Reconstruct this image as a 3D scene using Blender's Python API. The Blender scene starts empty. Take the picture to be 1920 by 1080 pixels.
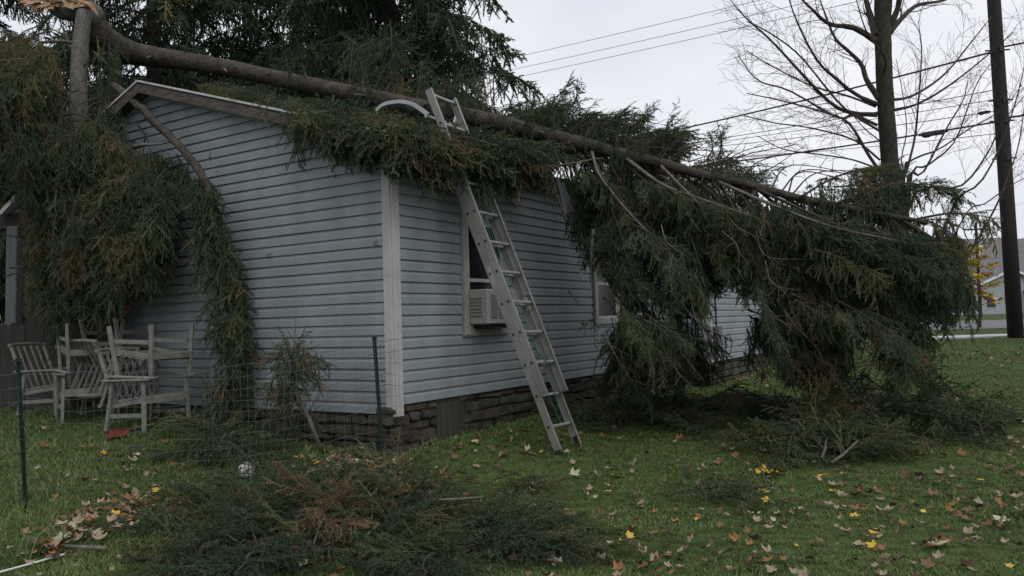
import bpy, bmesh, math, random
import numpy as np
from mathutils import Vector, Matrix, noise as mnoise
rnd = random.Random(11)
nr = np.random.default_rng(7)
S = bpy.context.scene
C = S.collection
PI = math.pi
R = math.radians
# ------------------------------------------------------------------ camera
FPX = 1526.0
HC = 1.30
cam_d = bpy.data.cameras.new('camera')
cam = bpy.data.objects.new('camera', cam_d); C.objects.link(cam); S.camera = cam
cam_d.sensor_width = 36; cam_d.lens = FPX / 1920 * 36
cam_d.clip_start = 0.05; cam_d.clip_end = 3000
CM = Matrix.Rotation(R(90 + 2.39), 3, 'X') @ Matrix.Rotation(R(-1.70), 3, 'Z')
cam.matrix_world = Matrix.Translation((0, 0, HC)) @ CM.to_4x4()
# ------------------------------------------------------------------ light
SUN_EL, SUN_AZ = R(52), R(150)
w = bpy.data.worlds.new('World'); S.world = w; w.use_nodes = True
nt = w.node_tree; nt.nodes.clear()
out = nt.nodes.new('ShaderNodeOutputWorld')
sky = nt.nodes.new('ShaderNodeTexSky'); sky.sky_type = 'NISHITA'; sky.sun_disc = False
sky.sun_elevation = SUN_EL; sky.sun_rotation = SUN_AZ; sky.air_density = 1.5; sky.dust_density = 3
b1 = nt.nodes.new('ShaderNodeBackground'); b1.inputs[1].default_value = 0.06
b2 = nt.nodes.new('ShaderNodeBackground'); b2.inputs[1].default_value = 1.0
tc = nt.nodes.new('ShaderNodeTexCoord')
mp = nt.nodes.new('ShaderNodeMapping'); mp.inputs['Scale'].default_value = (1.0, 1.0, 2.6)
nz = nt.nodes.new('ShaderNodeTexNoise'); nz.inputs['Scale'].default_value = 1.6; nz.inputs['Detail'].default_value = 4
nz.inputs['Roughness'].default_value = 0.5
cr = nt.nodes.new('ShaderNodeValToRGB')
cr.color_ramp.elements[0].position = 0.30; cr.color_ramp.elements[0].color = (0.52, 0.56, 0.66, 1)
cr.color_ramp.elements[1].position = 0.66; cr.color_ramp.elements[1].color = (0.82, 0.83, 0.865, 1)
mx = nt.nodes.new('ShaderNodeMixShader'); mx.inputs[0].default_value = 0.93
L = nt.links.new
L(tc.outputs['Generated'], mp.inputs[0]); L(mp.outputs[0], nz.inputs['Vector']); L(nz.outputs[0], cr.inputs[0])
L(cr.outputs[0], b2.inputs[0]); L(sky.outputs[0], b1.inputs[0])
L(b1.outputs[0], mx.inputs[1]); L(b2.outputs[0], mx.inputs[2]); L(mx.outputs[0], out.inputs[0])
sd = bpy.data.lights.new('sun', 'SUN'); sun = bpy.data.objects.new('sun', sd); C.objects.link(sun)
sd.energy = 1.3; sd.angle = R(60); sd.color = (1.0, 0.97, 0.93)
sun.location = (-6, -6, 12)
dv = Vector((math.sin(SUN_AZ) * math.cos(SUN_EL), math.cos(SUN_AZ) * math.cos(SUN_EL), math.sin(SUN_EL)))
sun.rotation_euler = dv.to_track_quat('Z', 'Y').to_euler()
S.view_settings.view_transform = 'Standard'; S.view_settings.look = 'None'
S.view_settings.exposure = 0.25; S.view_settings.gamma = 1.0
S.render.engine = 'CYCLES'
S.cycles.max_bounces = 5; S.cycles.transparent_max_bounces = 4

# ------------------------------------------------------------------ geometry helpers
def at(px, py, d):
    "point seen at photo pixel (px,py) whose world Y is d"
    r = CM @ Vector(((px - 960) / FPX, -(py - 540) / FPX, -1.0))
    k = d / r.y
    return Vector((r.x * k, d, HC + r.z * k))
CMI = CM.transposed()
def proj(p):
    q = CMI @ (Vector(p) - Vector((0, 0, HC)))
    return 960 + FPX * q.x / -q.z, 540 - FPX * q.y / -q.z
def smooth(a, b, x):
    t = min(1, max(0, (x - a) / (b - a))); return t * t * (3 - 2 * t)
rr_ = at(1930, 575, 10) - Vector((0, 0, HC)); U = Vector((rr_.x, rr_.y, 0)).normalized()
V = Vector((-U.y, U.x, 0))
C0 = Vector((-1.08, 7.33, 0))
def H(u, v, z): return C0 + U * u + V * v + Vector((0, 0, z))
def gz(x, y):
    z = 0.030 * max(0, y - 5.5) if y < 22 else 0.495
    if 5.5 < y < 6.5: z *= (y - 5.5)
    d = Vector((x, y, 0)) - C0; u = d.dot(U); v = d.dot(V)
    du = max(-u, 0, u - 12); dvv = max(-v, 0, v - 5)
    dd = math.hypot(du, dvv)
    z += 0.11 * (1 - smooth(0.1, 1.1, dd)) * (1 - smooth(9, 12, y))
    z += .20 * smooth(1.6, 3.4, -x) * smooth(6.3, 8.6, y) * (1 - smooth(12, 16, y))
    f = 1 - smooth(18, 24, y)
    z += f * (0.035 * mnoise.noise(Vector((x * .35, y * .35, 0))) + 0.012 * mnoise.noise(Vector((x * 1.3, y * 1.3, 3))))
    if y > 400: z += 0
    return z
def ground_at(px, py):
    d = 4.0
    lo, hi = 1.5, 80.0
    for _ in range(40):
        m = (lo + hi) / 2; p = at(px, py, m)
        if p.z > gz(p.x, p.y): lo = m
        else: hi = m
    p = at(px, py, lo); return Vector((p.x, p.y, gz(p.x, p.y)))

# ------------------------------------------------------------------ materials
def new_mat(name):
    m = bpy.data.materials.new(name); m.use_nodes = True
    return m, m.node_tree, m.node_tree.nodes['Principled BSDF']
def mat(name, c1, c2=None, scale=8, rough=0.7, bump=0.0, bscale=None, metal=0.0, stretch=(1, 1, 1), c3=None, detail=6, spec=0.3, coord='Object', ramp=(0.35, 0.65)):
    m, t, p = new_mat(name)
    p.inputs['Roughness'].default_value = rough; p.inputs['Metallic'].default_value = metal
    p.inputs['Specular IOR Level'].default_value = spec
    if c2 is None: c2 = tuple(x * 0.7 for x in c1)
    tc = t.nodes.new('ShaderNodeTexCoord'); mp = t.nodes.new('ShaderNodeMapping')
    mp.inputs['Scale'].default_value = stretch
    n = t.nodes.new('ShaderNodeTexNoise'); n.inputs['Scale'].default_value = scale; n.inputs['Detail'].default_value = detail
    n.inputs['Roughness'].default_value = 0.62
    r = t.nodes.new('ShaderNodeValToRGB')
    r.color_ramp.elements[0].position = ramp[0]; r.color_ramp.elements[0].color = (*c1, 1)
    r.color_ramp.elements[1].position = ramp[1]; r.color_ramp.elements[1].color = (*c2, 1)
    if c3:
        e = r.color_ramp.elements.new(min(0.99, ramp[1] + 0.14)); e.color = (*c3, 1)
    l = t.links.new
    l(tc.outputs[coord], mp.inputs[0]); l(mp.outputs[0], n.inputs['Vector']); l(n.outputs[0], r.inputs[0]); l(r.outputs[0], p.inputs['Base Color'])
    if bump:
        n2 = t.nodes.new('ShaderNodeTexNoise'); n2.inputs['Scale'].default_value = bscale or scale * 3; n2.inputs['Detail'].default_value = 5
        bp = t.nodes.new('ShaderNodeBump'); bp.inputs['Strength'].default_value = bump; bp.inputs['Distance'].default_value = 0.02
        l(mp.outputs[0], n2.inputs['Vector']); l(n2.outputs[0], bp.inputs['Height']); l(bp.outputs[0], p.inputs['Normal'])
    return m
def needle_mat(name, stops, rough=0.75):
    m, t, p = new_mat(name)
    p.inputs['Roughness'].default_value = rough; p.inputs['Specular IOR Level'].default_value = 0.15
    a = t.nodes.new('ShaderNodeAttribute'); a.attribute_name = 'tint'
    r = t.nodes.new('ShaderNodeValToRGB')
    el = r.color_ramp.elements
    el[0].position = stops[0][0]; el[0].color = (*stops[0][1], 1)
    el[1].position = stops[-1][0]; el[1].color = (*stops[-1][1], 1)
    for q, c in stops[1:-1]:
        e = el.new(q); e.color = (*c, 1)
    t.links.new(a.outputs['Fac'], r.inputs[0]); t.links.new(r.outputs[0], p.inputs['Base Color'])
    return m
M = {}
M['siding'] = mat('siding_vinyl', (0.200, 0.230, 0.246), (0.234, 0.265, 0.281), 1.3, 0.55, 0.05, 60, spec=0.35)
def barkify(m, sc=34, st=(1, 1, 1)):
    t = m.node_tree; l = t.links.new; p = t.nodes['Principled BSDF']; src = p.inputs['Base Color'].links[0].from_socket
    tc = t.nodes.new('ShaderNodeTexCoord'); mp = t.nodes.new('ShaderNodeMapping'); mp.inputs['Scale'].default_value = st
    v = t.nodes.new('ShaderNodeTexVoronoi'); v.feature = 'DISTANCE_TO_EDGE'; v.inputs['Scale'].default_value = sc
    n = t.nodes.new('ShaderNodeTexNoise'); n.inputs['Scale'].default_value = sc * .8; n.inputs['Detail'].default_value = 4
    a = t.nodes.new('ShaderNodeMix'); a.data_type = 'RGBA'; a.inputs[0].default_value = .12
    r = t.nodes.new('ShaderNodeValToRGB'); r.color_ramp.elements[0].position = 0; r.color_ramp.elements[0].color = (.45, .42, .40, 1); r.color_ramp.elements[1].position = .18; r.color_ramp.elements[1].color = (1.15, 1.15, 1.15, 1)
    x = t.nodes.new('ShaderNodeMix'); x.data_type = 'RGBA'; x.blend_type = 'MULTIPLY'; x.inputs[0].default_value = .8
    l(tc.outputs['Object'], mp.inputs[0]); l(mp.outputs[0], n.inputs['Vector']); l(mp.outputs[0], a.inputs[6]); l(n.outputs[1], a.inputs[7]); l(a.outputs[2], v.inputs['Vector'])
    l(v.outputs[0], r.inputs[0]); l(src, x.inputs[6]); l(r.outputs[0], x.inputs[7]); l(x.outputs[2], p.inputs['Base Color'])
    b = t.nodes.new('ShaderNodeBump'); b.inputs['Strength'].default_value = .8; b.inputs['Distance'].default_value = .012; l(v.outputs[0], b.inputs['Height'])
    old = p.inputs['Normal'].links
    if old: l(old[0].from_socket, b.inputs['Normal'])
    l(b.outputs[0], p.inputs['Normal'])
def weather(m):
    "grime: vertical streaks and algae towards the foot of the wall, a stain with its own shape"
    t = m.node_tree; l = t.links.new; p = t.nodes['Principled BSDF']; src = p.inputs['Base Color'].links[0].from_socket
    tc = t.nodes.new('ShaderNodeTexCoord'); mp = t.nodes.new('ShaderNodeMapping'); mp.inputs['Scale'].default_value = (1.9, 1.9, .5)
    n = t.nodes.new('ShaderNodeTexNoise'); n.inputs['Scale'].default_value = 2.2; n.inputs['Detail'].default_value = 7
    r = t.nodes.new('ShaderNodeValToRGB'); r.color_ramp.elements[0].position = .36; r.color_ramp.elements[0].color = (.66, .66, .62, 1); r.color_ramp.elements[1].position = .60; r.color_ramp.elements[1].color = (1.04, 1.04, 1.04, 1)
    x = t.nodes.new('ShaderNodeMix'); x.data_type = 'RGBA'; x.blend_type = 'MULTIPLY'; x.inputs[0].default_value = .42
    l(tc.outputs['Object'], mp.inputs[0]); l(mp.outputs[0], n.inputs['Vector']); l(n.outputs[0], r.inputs[0]); l(src, x.inputs[6]); l(r.outputs[0], x.inputs[7]); l(x.outputs[2], p.inputs['Base Color'])
weather(M['siding'])
M['trim'] = mat('white_trim', (0.40, 0.395, 0.39), (0.32, 0.315, 0.305), 5, 0.6, 0.1)
M['trim_d'] = mat('worn_window_trim', (0.33, 0.325, 0.29), (0.25, 0.25, 0.21), 6, 0.6, 0.1)
M['rake'] = mat('weathered_rake_board', (0.045, 0.033, 0.028), (0.105, 0.088, 0.075), 7, 0.8, 0.4, stretch=(1, 1, 4))
M['drip'] = mat('drip_edge', (0.52, 0.50, 0.50), (0.33, 0.30, 0.30), 4, 0.5)
M['shingle'] = mat('roof_shingle', (0.035, 0.033, 0.033), (0.07, 0.065, 0.062), 14, 0.9, 0.6)
M['stone'] = mat('foundation_stone', (0.030, 0.027, 0.020), (0.072, 0.063, 0.046), 7, 0.9, 0.7, 30, c3=(0.07, 0.085, 0.045))
M['mortar'] = mat('foundation_mortar', (0.05, 0.045, 0.035), (0.08, 0.072, 0.055), 9, 0.95, 0.5)
M['concrete'] = mat('cellar_panel', (0.052, 0.050, 0.040), (0.034, 0.038, 0.026), 3, 0.9, 0.3, stretch=(1, 1, .4))
M['glass'], _t, _p = new_mat('window_glass'); _p.inputs['Base Color'].default_value = (0.012, 0.013, 0.015, 1); _p.inputs['Roughness'].default_value = 0.07
M['ac'] = mat('ac_plastic', (0.30, 0.30, 0.28), (0.25, 0.25, 0.23), 4, 0.5)
M['ac_dark'] = mat('ac_grille', (0.10, 0.10, 0.10), (0.15, 0.15, 0.15), 30, 0.6)
M['dark'] = mat('dark_interior', (0.012, 0.012, 0.012), (0.02, 0.02, 0.018), 3, 0.9)
M['alu'] = mat('ladder_aluminium', (0.20, 0.195, 0.18), (0.29, 0.285, 0.27), 5, 0.5, 0.1, 30, metal=0.35, stretch=(1, 1, .5), c3=(0.14, 0.135, 0.12))
M['rung'] = mat('rung_aluminium', (0.30, 0.31, 0.31), (0.40, 0.41, 0.41), 8, 0.42, metal=0.45)
M['black'] = mat('black_rubber', (0.015, 0.015, 0.015), (0.03, 0.03, 0.03), 8, 0.7)
M['rope'] = mat('green_rope', (0.025, 0.085, 0.070), (0.05, 0.13, 0.105), 40, 0.7)
M['bark'] = mat('spruce_bark', (0.036, 0.030, 0.024), (0.080, 0.069, 0.055), 9, 0.9, 0.9, 26, stretch=(1, 1, 1), c3=(0.12, 0.11, 0.09))
M['bark_d'] = mat('dark_bark', (0.030, 0.026, 0.022), (0.065, 0.055, 0.047), 8, 0.9, 0.8, 30)
M['bark_g'] = mat('snag_bark', (0.085, 0.080, 0.070), (0.15, 0.145, 0.13), 8, 0.9, 0.8, 30, stretch=(1, 1, .3))
M['bark_m'] = mat('mossy_bark', (0.026, 0.021, 0.021), (0.040, 0.044, 0.022), 3, 0.9, 0.8, 20, stretch=(1, 1, .35))
M['limb'] = mat('limb_bark', (0.075, 0.066, 0.055), (0.145, 0.132, 0.112), 12, 0.85, 0.4)
M['twig'] = mat('bare_twig', (0.034, 0.025, 0.022), (0.055, 0.043, 0.037), 12, 0.9)
barkify(M['bark']); barkify(M['bark_g'], 30, (1, 1, .4)); barkify(M['bark_m'], 16, (1, 1, .3)); barkify(M['bark_d'], 30)
M['wood'] = mat('split_wood', (0.36, 0.22, 0.12), (0.46, 0.33, 0.22), 10, 0.7, 0.6, stretch=(.4, 4, 4), c3=(0.36, 0.20, 0.10))
M['cut'] = mat('cut_wood', (0.50, 0.42, 0.30), (0.42, 0.33, 0.20), 20, 0.7)
G1, G2, G3, BR, BR2 = (0.028, 0.045, 0.027), (0.048, 0.070, 0.035), (0.090, 0.104, 0.048), (0.100, 0.074, 0.042), (0.150, 0.098, 0.055)
M['needle'] = needle_mat('spruce_needles', [(0, G1), (.38, G2), (.66, G3), (.76, (0.10, 0.088, 0.034)), (.88, BR), (1.0, BR2)])
M['needle_far'] = needle_mat('standing_spruce_needles', [(0, (0.020, 0.036, 0.022)), (.5, (0.034, 0.055, 0.028)), (.78, (0.055, 0.075, 0.03)), (1.0, (0.12, 0.075, 0.035))])
M['grass'] = needle_mat('grass_blades', [(0, (0.056, 0.088, 0.028)), (.5, (0.095, 0.146, 0.044)), (.85, (0.145, 0.192, 0.068)), (1, (0.21, 0.18, 0.09))])
M['chair'] = mat('weathered_white_paint', (0.20, 0.20, 0.18), (0.12, 0.12, 0.105), 9, 0.7, 0.2)
M['post'] = mat('green_post_paint', (0.008, 0.020, 0.016), (0.014, 0.032, 0.024), 12, 0.5)
M['wire'] = mat('fence_wire', (0.10, 0.13, 0.12), (0.16, 0.18, 0.17), 12, 0.5, metal=0.3)
M['pole'] = mat('creosoted_pole', (0.016, 0.013, 0.015), (0.030, 0.027, 0.026), 5, 0.9, 0.6, 20, stretch=(1, 1, .15))
M['cable'] = mat('power_cable', (0.02, 0.02, 0.022), (0.03, 0.03, 0.03), 4, 0.7)
M['cable_far'] = mat('thin_wire', (0.22, 0.22, 0.23), (0.26, 0.26, 0.27), 4, 0.6)
M['asphalt'] = mat('asphalt', (0.11, 0.11, 0.115), (0.15, 0.15, 0.155), 3, 0.9)
M['walk'] = mat('pavement_concrete', (0.36, 0.36, 0.37), (0.45, 0.45, 0.46), 2, 0.9)
M['white'] = mat('white_paint', (0.66, 0.66, 0.66), (0.55, 0.55, 0.55), 4, 0.6)
M['greysid'] = mat('grey_siding', (0.26, 0.28, 0.32), (0.32, 0.34, 0.38), 2, 0.7)
M['roofgrey'] = mat('grey_far_roof', (0.10, 0.105, 0.12), (0.14, 0.145, 0.16), 2, 0.9)
M['cream'] = mat('cream_wall', (0.50, 0.49, 0.40), (0.42, 0.41, 0.34), 2, 0.8)
M['hill'] = mat('wooded_hill', (0.105, 0.098, 0.098), (0.14, 0.122, 0.10), 0.08, 1.0, c3=(0.10, 0.115, 0.06), detail=12)  # greyed and lightened: distance haze is painted into the hill colour
M['yellow'] = needle_mat('yellow_leaves', [(0, (0.30, 0.17, 0.02)), (.5, (0.50, 0.31, 0.03)), (1, (0.22, 0.20, 0.05))])
M['red'] = mat('red_plastic', (0.22, 0.035, 0.03), (0.14, 0.03, 0.025), 6, 0.5)
M['redlamp'] = mat('red_lens', (0.5, 0.01, 0.02), (0.4, 0.01, 0.015), 6, 0.2)
M['carpaint'] = mat('dark_car_paint', (0.03, 0.03, 0.035), (0.04, 0.04, 0.045), 3, 0.25)
M['orange'] = mat('orange_skin', (0.50, 0.13, 0.03), (0.36, 0.09, 0.025), 7, 0.6)
M['ball'] = mat('scuffed_white_ball', (0.46, 0.45, 0.43), (0.24, 0.23, 0.22), 16, 0.6)
M['boards'] = mat('dark_boards', (0.030, 0.026, 0.023), (0.05, 0.043, 0.038), 6, 0.9, 0.5, stretch=(4, 4, .5))
M['greypost'] = mat('grey_porch_post', (0.10, 0.105, 0.11), (0.145, 0.15, 0.155), 6, 0.8, stretch=(3, 3, .5))
M['wrap'] = mat('torn_white_wrap', (0.55, 0.55, 0.56), (0.42, 0.42, 0.43), 9, 0.6)

# ground: grass soil with patches
def ground_mat():
    m, t, p = new_mat('lawn_soil'); l = t.links.new
    p.inputs['Roughness'].default_value = 0.95; p.inputs['Specular IOR Level'].default_value = 0.1
    tc = t.nodes.new('ShaderNodeTexCoord')
    def N(s, d=6):
        n = t.nodes.new('ShaderNodeTexNoise'); n.inputs['Scale'].default_value = s; n.inputs['Detail'].default_value = d; l(tc.outputs['Object'], n.inputs['Vector']); return n
    def RP(a, b, c1, c2):
        r = t.nodes.new('ShaderNodeValToRGB'); r.color_ramp.elements[0].position = a; r.color_ramp.elements[1].position = b
        r.color_ramp.elements[0].color = (*c1, 1); r.color_ramp.elements[1].color = (*c2, 1); return r
    n1, n2, n3 = N(0.7), N(9, 8), N(60, 4)
    r1 = RP(.35, .7, (0.048, 0.074, 0.024), (0.086, 0.124, 0.038)); l(n1.outputs[0], r1.inputs[0])
    r2 = RP(.38, .66, (0.45, 0.45, 0.40), (1.15, 1.15, 1.1)); l(n2.outputs[0], r2.inputs[0])
    mm = t.nodes.new('ShaderNodeMix'); mm.data_type = 'RGBA'; mm.blend_type = 'MULTIPLY'; mm.inputs[0].default_value = 0.8
    l(r1.outputs[0], mm.inputs[6]); l(r2.outputs[0], mm.inputs[7])
    r3 = RP(.62, .72, (0, 0, 0), (1, 1, 1)); l(n2.outputs[0], r3.inputs[0])
    m2 = t.nodes.new('ShaderNodeMix'); m2.data_type = 'RGBA'; m2.inputs[7].default_value = (0.07, 0.055, 0.03, 1)
    l(r3.outputs[0], m2.inputs[0]); l(mm.outputs[2], m2.inputs[6]); l(m2.outputs[2], p.inputs['Base Color'])
    bp = t.nodes.new('ShaderNodeBump'); bp.inputs['Strength'].default_value = 0.8; bp.inputs['Distance'].default_value = 0.03
    l(n3.outputs[0], bp.inputs['Height']); l(bp.outputs[0], p.inputs['Normal'])
    return m
M['ground'] = ground_mat()

# ------------------------------------------------------------------ object helpers
def obj(name, verts, faces, m, parent=None, smooth_=False, loc=None):
    me = bpy.data.meshes.new(name); me.from_pydata([tuple(v) for v in verts], [], faces); me.update()
    if smooth_: me.polygons.foreach_set('use_smooth', [True] * len(me.polygons))
    me.materials.append(m)
    o = bpy.data.objects.new(name, me); C.objects.link(o)
    if parent is not None: o.parent = parent
    return o
def tag(o, label, cat, group=None, kind=None):
    if label: o['label'] = label
    if cat: o['category'] = cat
    if group: o['group'] = group
    if kind: o['kind'] = kind
    return o
def thing(name, label, cat, loc=(0, 0, 0), rot=(0, 0, 0), group=None):
    o = bpy.data.objects.new(name, None); C.objects.link(o); o.location = loc; o.rotation_euler = rot
    o.empty_display_size = 0.2
    return tag(o, label, cat, group)
def at_base(root):
    "children are authored in world coordinates: compensate for the root's location"
    for c in root.children: c.location = c.location - root.location
class MB:
    def __init__(s): s.v = []; s.f = []
    def add(s, vs, fs):
        k = len(s.v); s.v += [Vector(v) for v in vs]; s.f += [tuple(i + k for i in f) for f in fs]; return s
    def box(s, c, ax, ay, az, bev=0.0):
        c = Vector(c); ax, ay, az = Vector(ax), Vector(ay), Vector(az)   # half axes
        if not bev:
            vs = [c + ax * i + ay * j + az * k for i in (-1, 1) for j in (-1, 1) for k in (-1, 1)]
            return s.add(vs, [(0, 1, 3, 2), (4, 6, 7, 5), (0, 4, 5, 1), (2, 3, 7, 6), (0, 2, 6, 4), (1, 5, 7, 3)])
        bm = bmesh.new(); bmesh.ops.create_cube(bm, size=2)
        Lx, Ly, Lz = ax.length, ay.length, az.length
        for v in bm.verts: v.co = Vector((v.co.x * Lx, v.co.y * Ly, v.co.z * Lz))
        bmesh.ops.bevel(bm, geom=bm.edges[:], offset=min(bev, Lx * .9, Ly * .9, Lz * .9), segments=1, affect='EDGES')
        bm.verts.index_update()
        nx, ny, nz_ = ax.normalized(), ay.normalized(), az.normalized()
        vs = [c + nx * v.co.x + ny * v.co.y + nz_ * v.co.z for v in bm.verts]
        fs = [tuple(v.index for v in f.verts) for f in bm.faces]
        bm.free(); return s.add(vs, fs)
    def bar(s, a, b, w_, h_, up=Vector((0, 0, 1)), bev=0.0):
        a, b = Vector(a), Vector(b); d = (b - a)
        x = d.cross(up).normalized(); y = x.cross(d).normalized()
        return s.box((a + b) / 2, d / 2, x * w_ / 2, y * h_ / 2, bev)
    def tube(s, pts, rad, n=8, cap=True, rough=0.0):
        pts = [Vector(p) for p in pts]
        if not hasattr(rad, '__len__'): rad = [rad] * len(pts)
        k0 = len(s.v); x = None
        for i, p in enumerate(pts):
            t = (pts[min(i + 1, len(pts) - 1)] - pts[max(i - 1, 0)])
            t = t.normalized() if t.length > 1e-9 else Vector((0, 0, 1))
            if x is None: x = t.orthogonal().normalized()
            x = (x - t * x.dot(t)).normalized(); y = t.cross(x)
            for j in range(n):
                a = 2 * PI * j / n; r_ = rad[i] * (1 + (rnd.uniform(-rough, rough) if rough else 0))
                s.v.append(p + (x * math.cos(a) + y * math.sin(a)) * r_)
        for i in range(len(pts) - 1):
            for j in range(n):
                a, b = k0 + i * n + j, k0 + i * n + (j + 1) % n
                s.f.append((a, b, b + n, a + n))
        if cap:
            s.f.append(tuple(k0 + j for j in reversed(range(n)))); e = k0 + (len(pts) - 1) * n
            s.f.append(tuple(e + j for j in range(n)))
        return s
    def build(s, name, m, parent=None, smooth_=False): return obj(name, s.v, s.f, m, parent, smooth_)
def spline(pts, n):
    "catmull-rom through the points, n samples"
    P = [Vector(p) for p in pts]; P = [P[0] * 2 - P[1]] + P + [P[-1] * 2 - P[-2]]; m = len(P) - 3; o = []
    for i in range(n):
        t = i / (n - 1) * m; k = min(int(t), m - 1); t -= k; a, b, c, d = P[k:k + 4]
        o.append(0.5 * ((2 * b) + (c - a) * t + (2 * a - 5 * b + 4 * c - d) * t * t + (3 * b - a - 3 * c + d) * t ** 3))
    return o
def lerp_list(xs, ys, x):
    return float(np.interp(x, xs, ys))

# ------------------------------------------------------------------ foliage kit (triangle soups)
def needles_along(p0, p1, dens, nl, nw, r):
    p0 = np.array(p0, float); p1 = np.array(p1, float); d = p1 - p0; Ln = np.linalg.norm(d); t = d / Ln
    n = max(3, int(dens * Ln)); s = (np.arange(n) + r.random(n)) / n
    h = np.array((0, 0, 1.)) if abs(t[2]) < .9 else np.array((1., 0, 0))
    x = np.cross(t, h); x /= np.linalg.norm(x); y = np.cross(t, x)
    ph = r.random(n) * 2 * PI
    rad = np.cos(ph)[:, None] * x + np.sin(ph)[:, None] * y
    dirn = t * r.uniform(.1, .75, n)[:, None] + rad
    dirn /= np.linalg.norm(dirn, axis=1)[:, None]
    base = p0 + d * s[:, None]
    wv = np.cross(dirn, r.normal(size=(n, 3))); wv /= np.linalg.norm(wv, axis=1)[:, None]
    ln = nl * r.uniform(.7, 1.15, n)[:, None] * (1 - .35 * s[:, None])
    return np.stack([base + wv * nw / 2, base - wv * nw / 2 * .6, base + dirn * ln], 1)
def stem_tri(p0, p1, w_):
    "tapered three-sided core of a shoot"
    p0 = np.array(p0, float); p1 = np.array(p1, float); d = p1 - p0
    x = np.cross(d, (0.3, 0.5, 0.8)); x /= np.linalg.norm(x) + 1e-9; y = np.cross(d, x); y /= np.linalg.norm(y) + 1e-9
    A = [p0 + (x * math.cos(a) + y * math.sin(a)) * w_ for a in (0, 2.09, 4.19)]; B = [p1 + (x * math.cos(a) + y * math.sin(a)) * w_ * .55 for a in (0, 2.09, 4.19)]
    T = []
    for i in range(3): j = (i + 1) % 3; T += [[A[i], A[j], B[j]], [A[i], B[j], B[i]]]
    return np.array(T)
LOD = {'near': (350, .0195, .0070), 'mid': (210, .0205, .0100), 'far': (58, .042, .022)}
CORE = {'near': .0046, 'mid': .0056, 'far': .012}
def make_drooper(Ln, lod, r, fork=1.0):
    dens, nl, nw = LOD[lod]; T = []
    k = max(4, int(Ln / .07)); pts = [np.array((0., 0, 0))]
    dx, dy = r.normal(0, .12, 2)
    for i in range(k):
        dx += r.normal(0, .07); dy += r.normal(0, .07)
        v = np.array((dx, dy, -1.)); v /= np.linalg.norm(v); pts.append(pts[-1] + v * Ln / k)
    for a, b in zip(pts[:-1], pts[1:]):
        T.append(needles_along(a, b, dens, nl, nw, r)); T.append(stem_tri(a, b, CORE[lod]))
    az = r.random() * 2 * PI; sp = .050 if lod != 'far' else .10
    m = int(Ln / sp)
    for i in range(m):
        s = (i + .5) / m; q = s * k; j = min(int(q), k - 1); P = pts[j] + (pts[j + 1] - pts[j]) * (q - j)
        if r.random() < .15: continue
        a = az + (i % 2) * PI + r.normal(0, 1.1); sl = (.075 * (1 - s) ** .5 + .035) * r.uniform(.6, 1.3) * fork
        if lod == 'far': sl *= 1.7
        c = r.uniform(.35, 1.2); dv = np.array((math.cos(a) * .75, math.sin(a) * .75, -c)); dv /= np.linalg.norm(dv)
        E = P + dv * sl; E2 = E + np.array((dv[0] * .25, dv[1] * .25, -1)) * sl * .8
        T.append(needles_along(P, E, dens, nl, nw, r)); T.append(needles_along(E, E2, dens, nl, nw, r)); T.append(stem_tri(P, E2, CORE[lod]))
    return np.concatenate(T)
def make_spray(Ln, lod, r):
    "flat spray along +x"
    dens, nl, nw = LOD[lod]; T = []; k = max(5, int(Ln / .07)); pts = [np.array((0., 0, 0))]
    dy, dz = r.normal(0, .08, 2)
    for i in range(k):
        dy += r.normal(0, .05); dz += r.normal(-.01, .04); v = np.array((1, dy, dz)); v /= np.linalg.norm(v); pts.append(pts[-1] + v * Ln / k)
    for i, (a, b) in enumerate(zip(pts[:-1], pts[1:])):
        T.append(needles_along(a, b, dens, nl, nw, r)); T.append(stem_tri(a, b, CORE[lod]))
        s = i / k
        for sg in (-1, 1):
            if r.random() < .22: continue
            sl = (.34 * (1 - s) ** .7 + .06) * Ln * r.uniform(.35, 1.35)
            dv = np.array((r.uniform(.5, 1.7), sg, r.normal(-.25, .45))); dv /= np.linalg.norm(dv)
            E = b + dv * sl * .6; E2 = E + (dv + np.array((.35 + r.normal(0, .3), r.normal(0, .3), -.55))) * sl * .4
            T.append(needles_along(b, E, dens, nl, nw, r)); T.append(needles_along(E, E2, dens, nl, nw, r)); T.append(stem_tri(b, E2, CORE[lod]))
            if sl > .1:
                for q in (.35, .65):
                    P = b + (E2 - b) * q; d2 = dv * .8 + np.array((.5 * (1 if r.random() < .5 else -.2), -sg * .2, r.normal(-.1, .3)))
                    d2 /= np.linalg.norm(d2); T.append(needles_along(P, P + d2 * sl * .38, dens, nl, nw, r))
    return np.concatenate(T)
TPL = {}
for lod in LOD:
    TPL[lod] = {'d': [(Ln, make_drooper(Ln, lod, nr)) for Ln in (.22, .22, .22, .38, .38, .38, .38, .6, .6, .6, .6, .9, .9, .9)],
                's': [(Ln, make_spray(Ln, lod, nr)) for Ln in (.35, .35, .35, .55, .55, .55, .55, .55)]}
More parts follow.
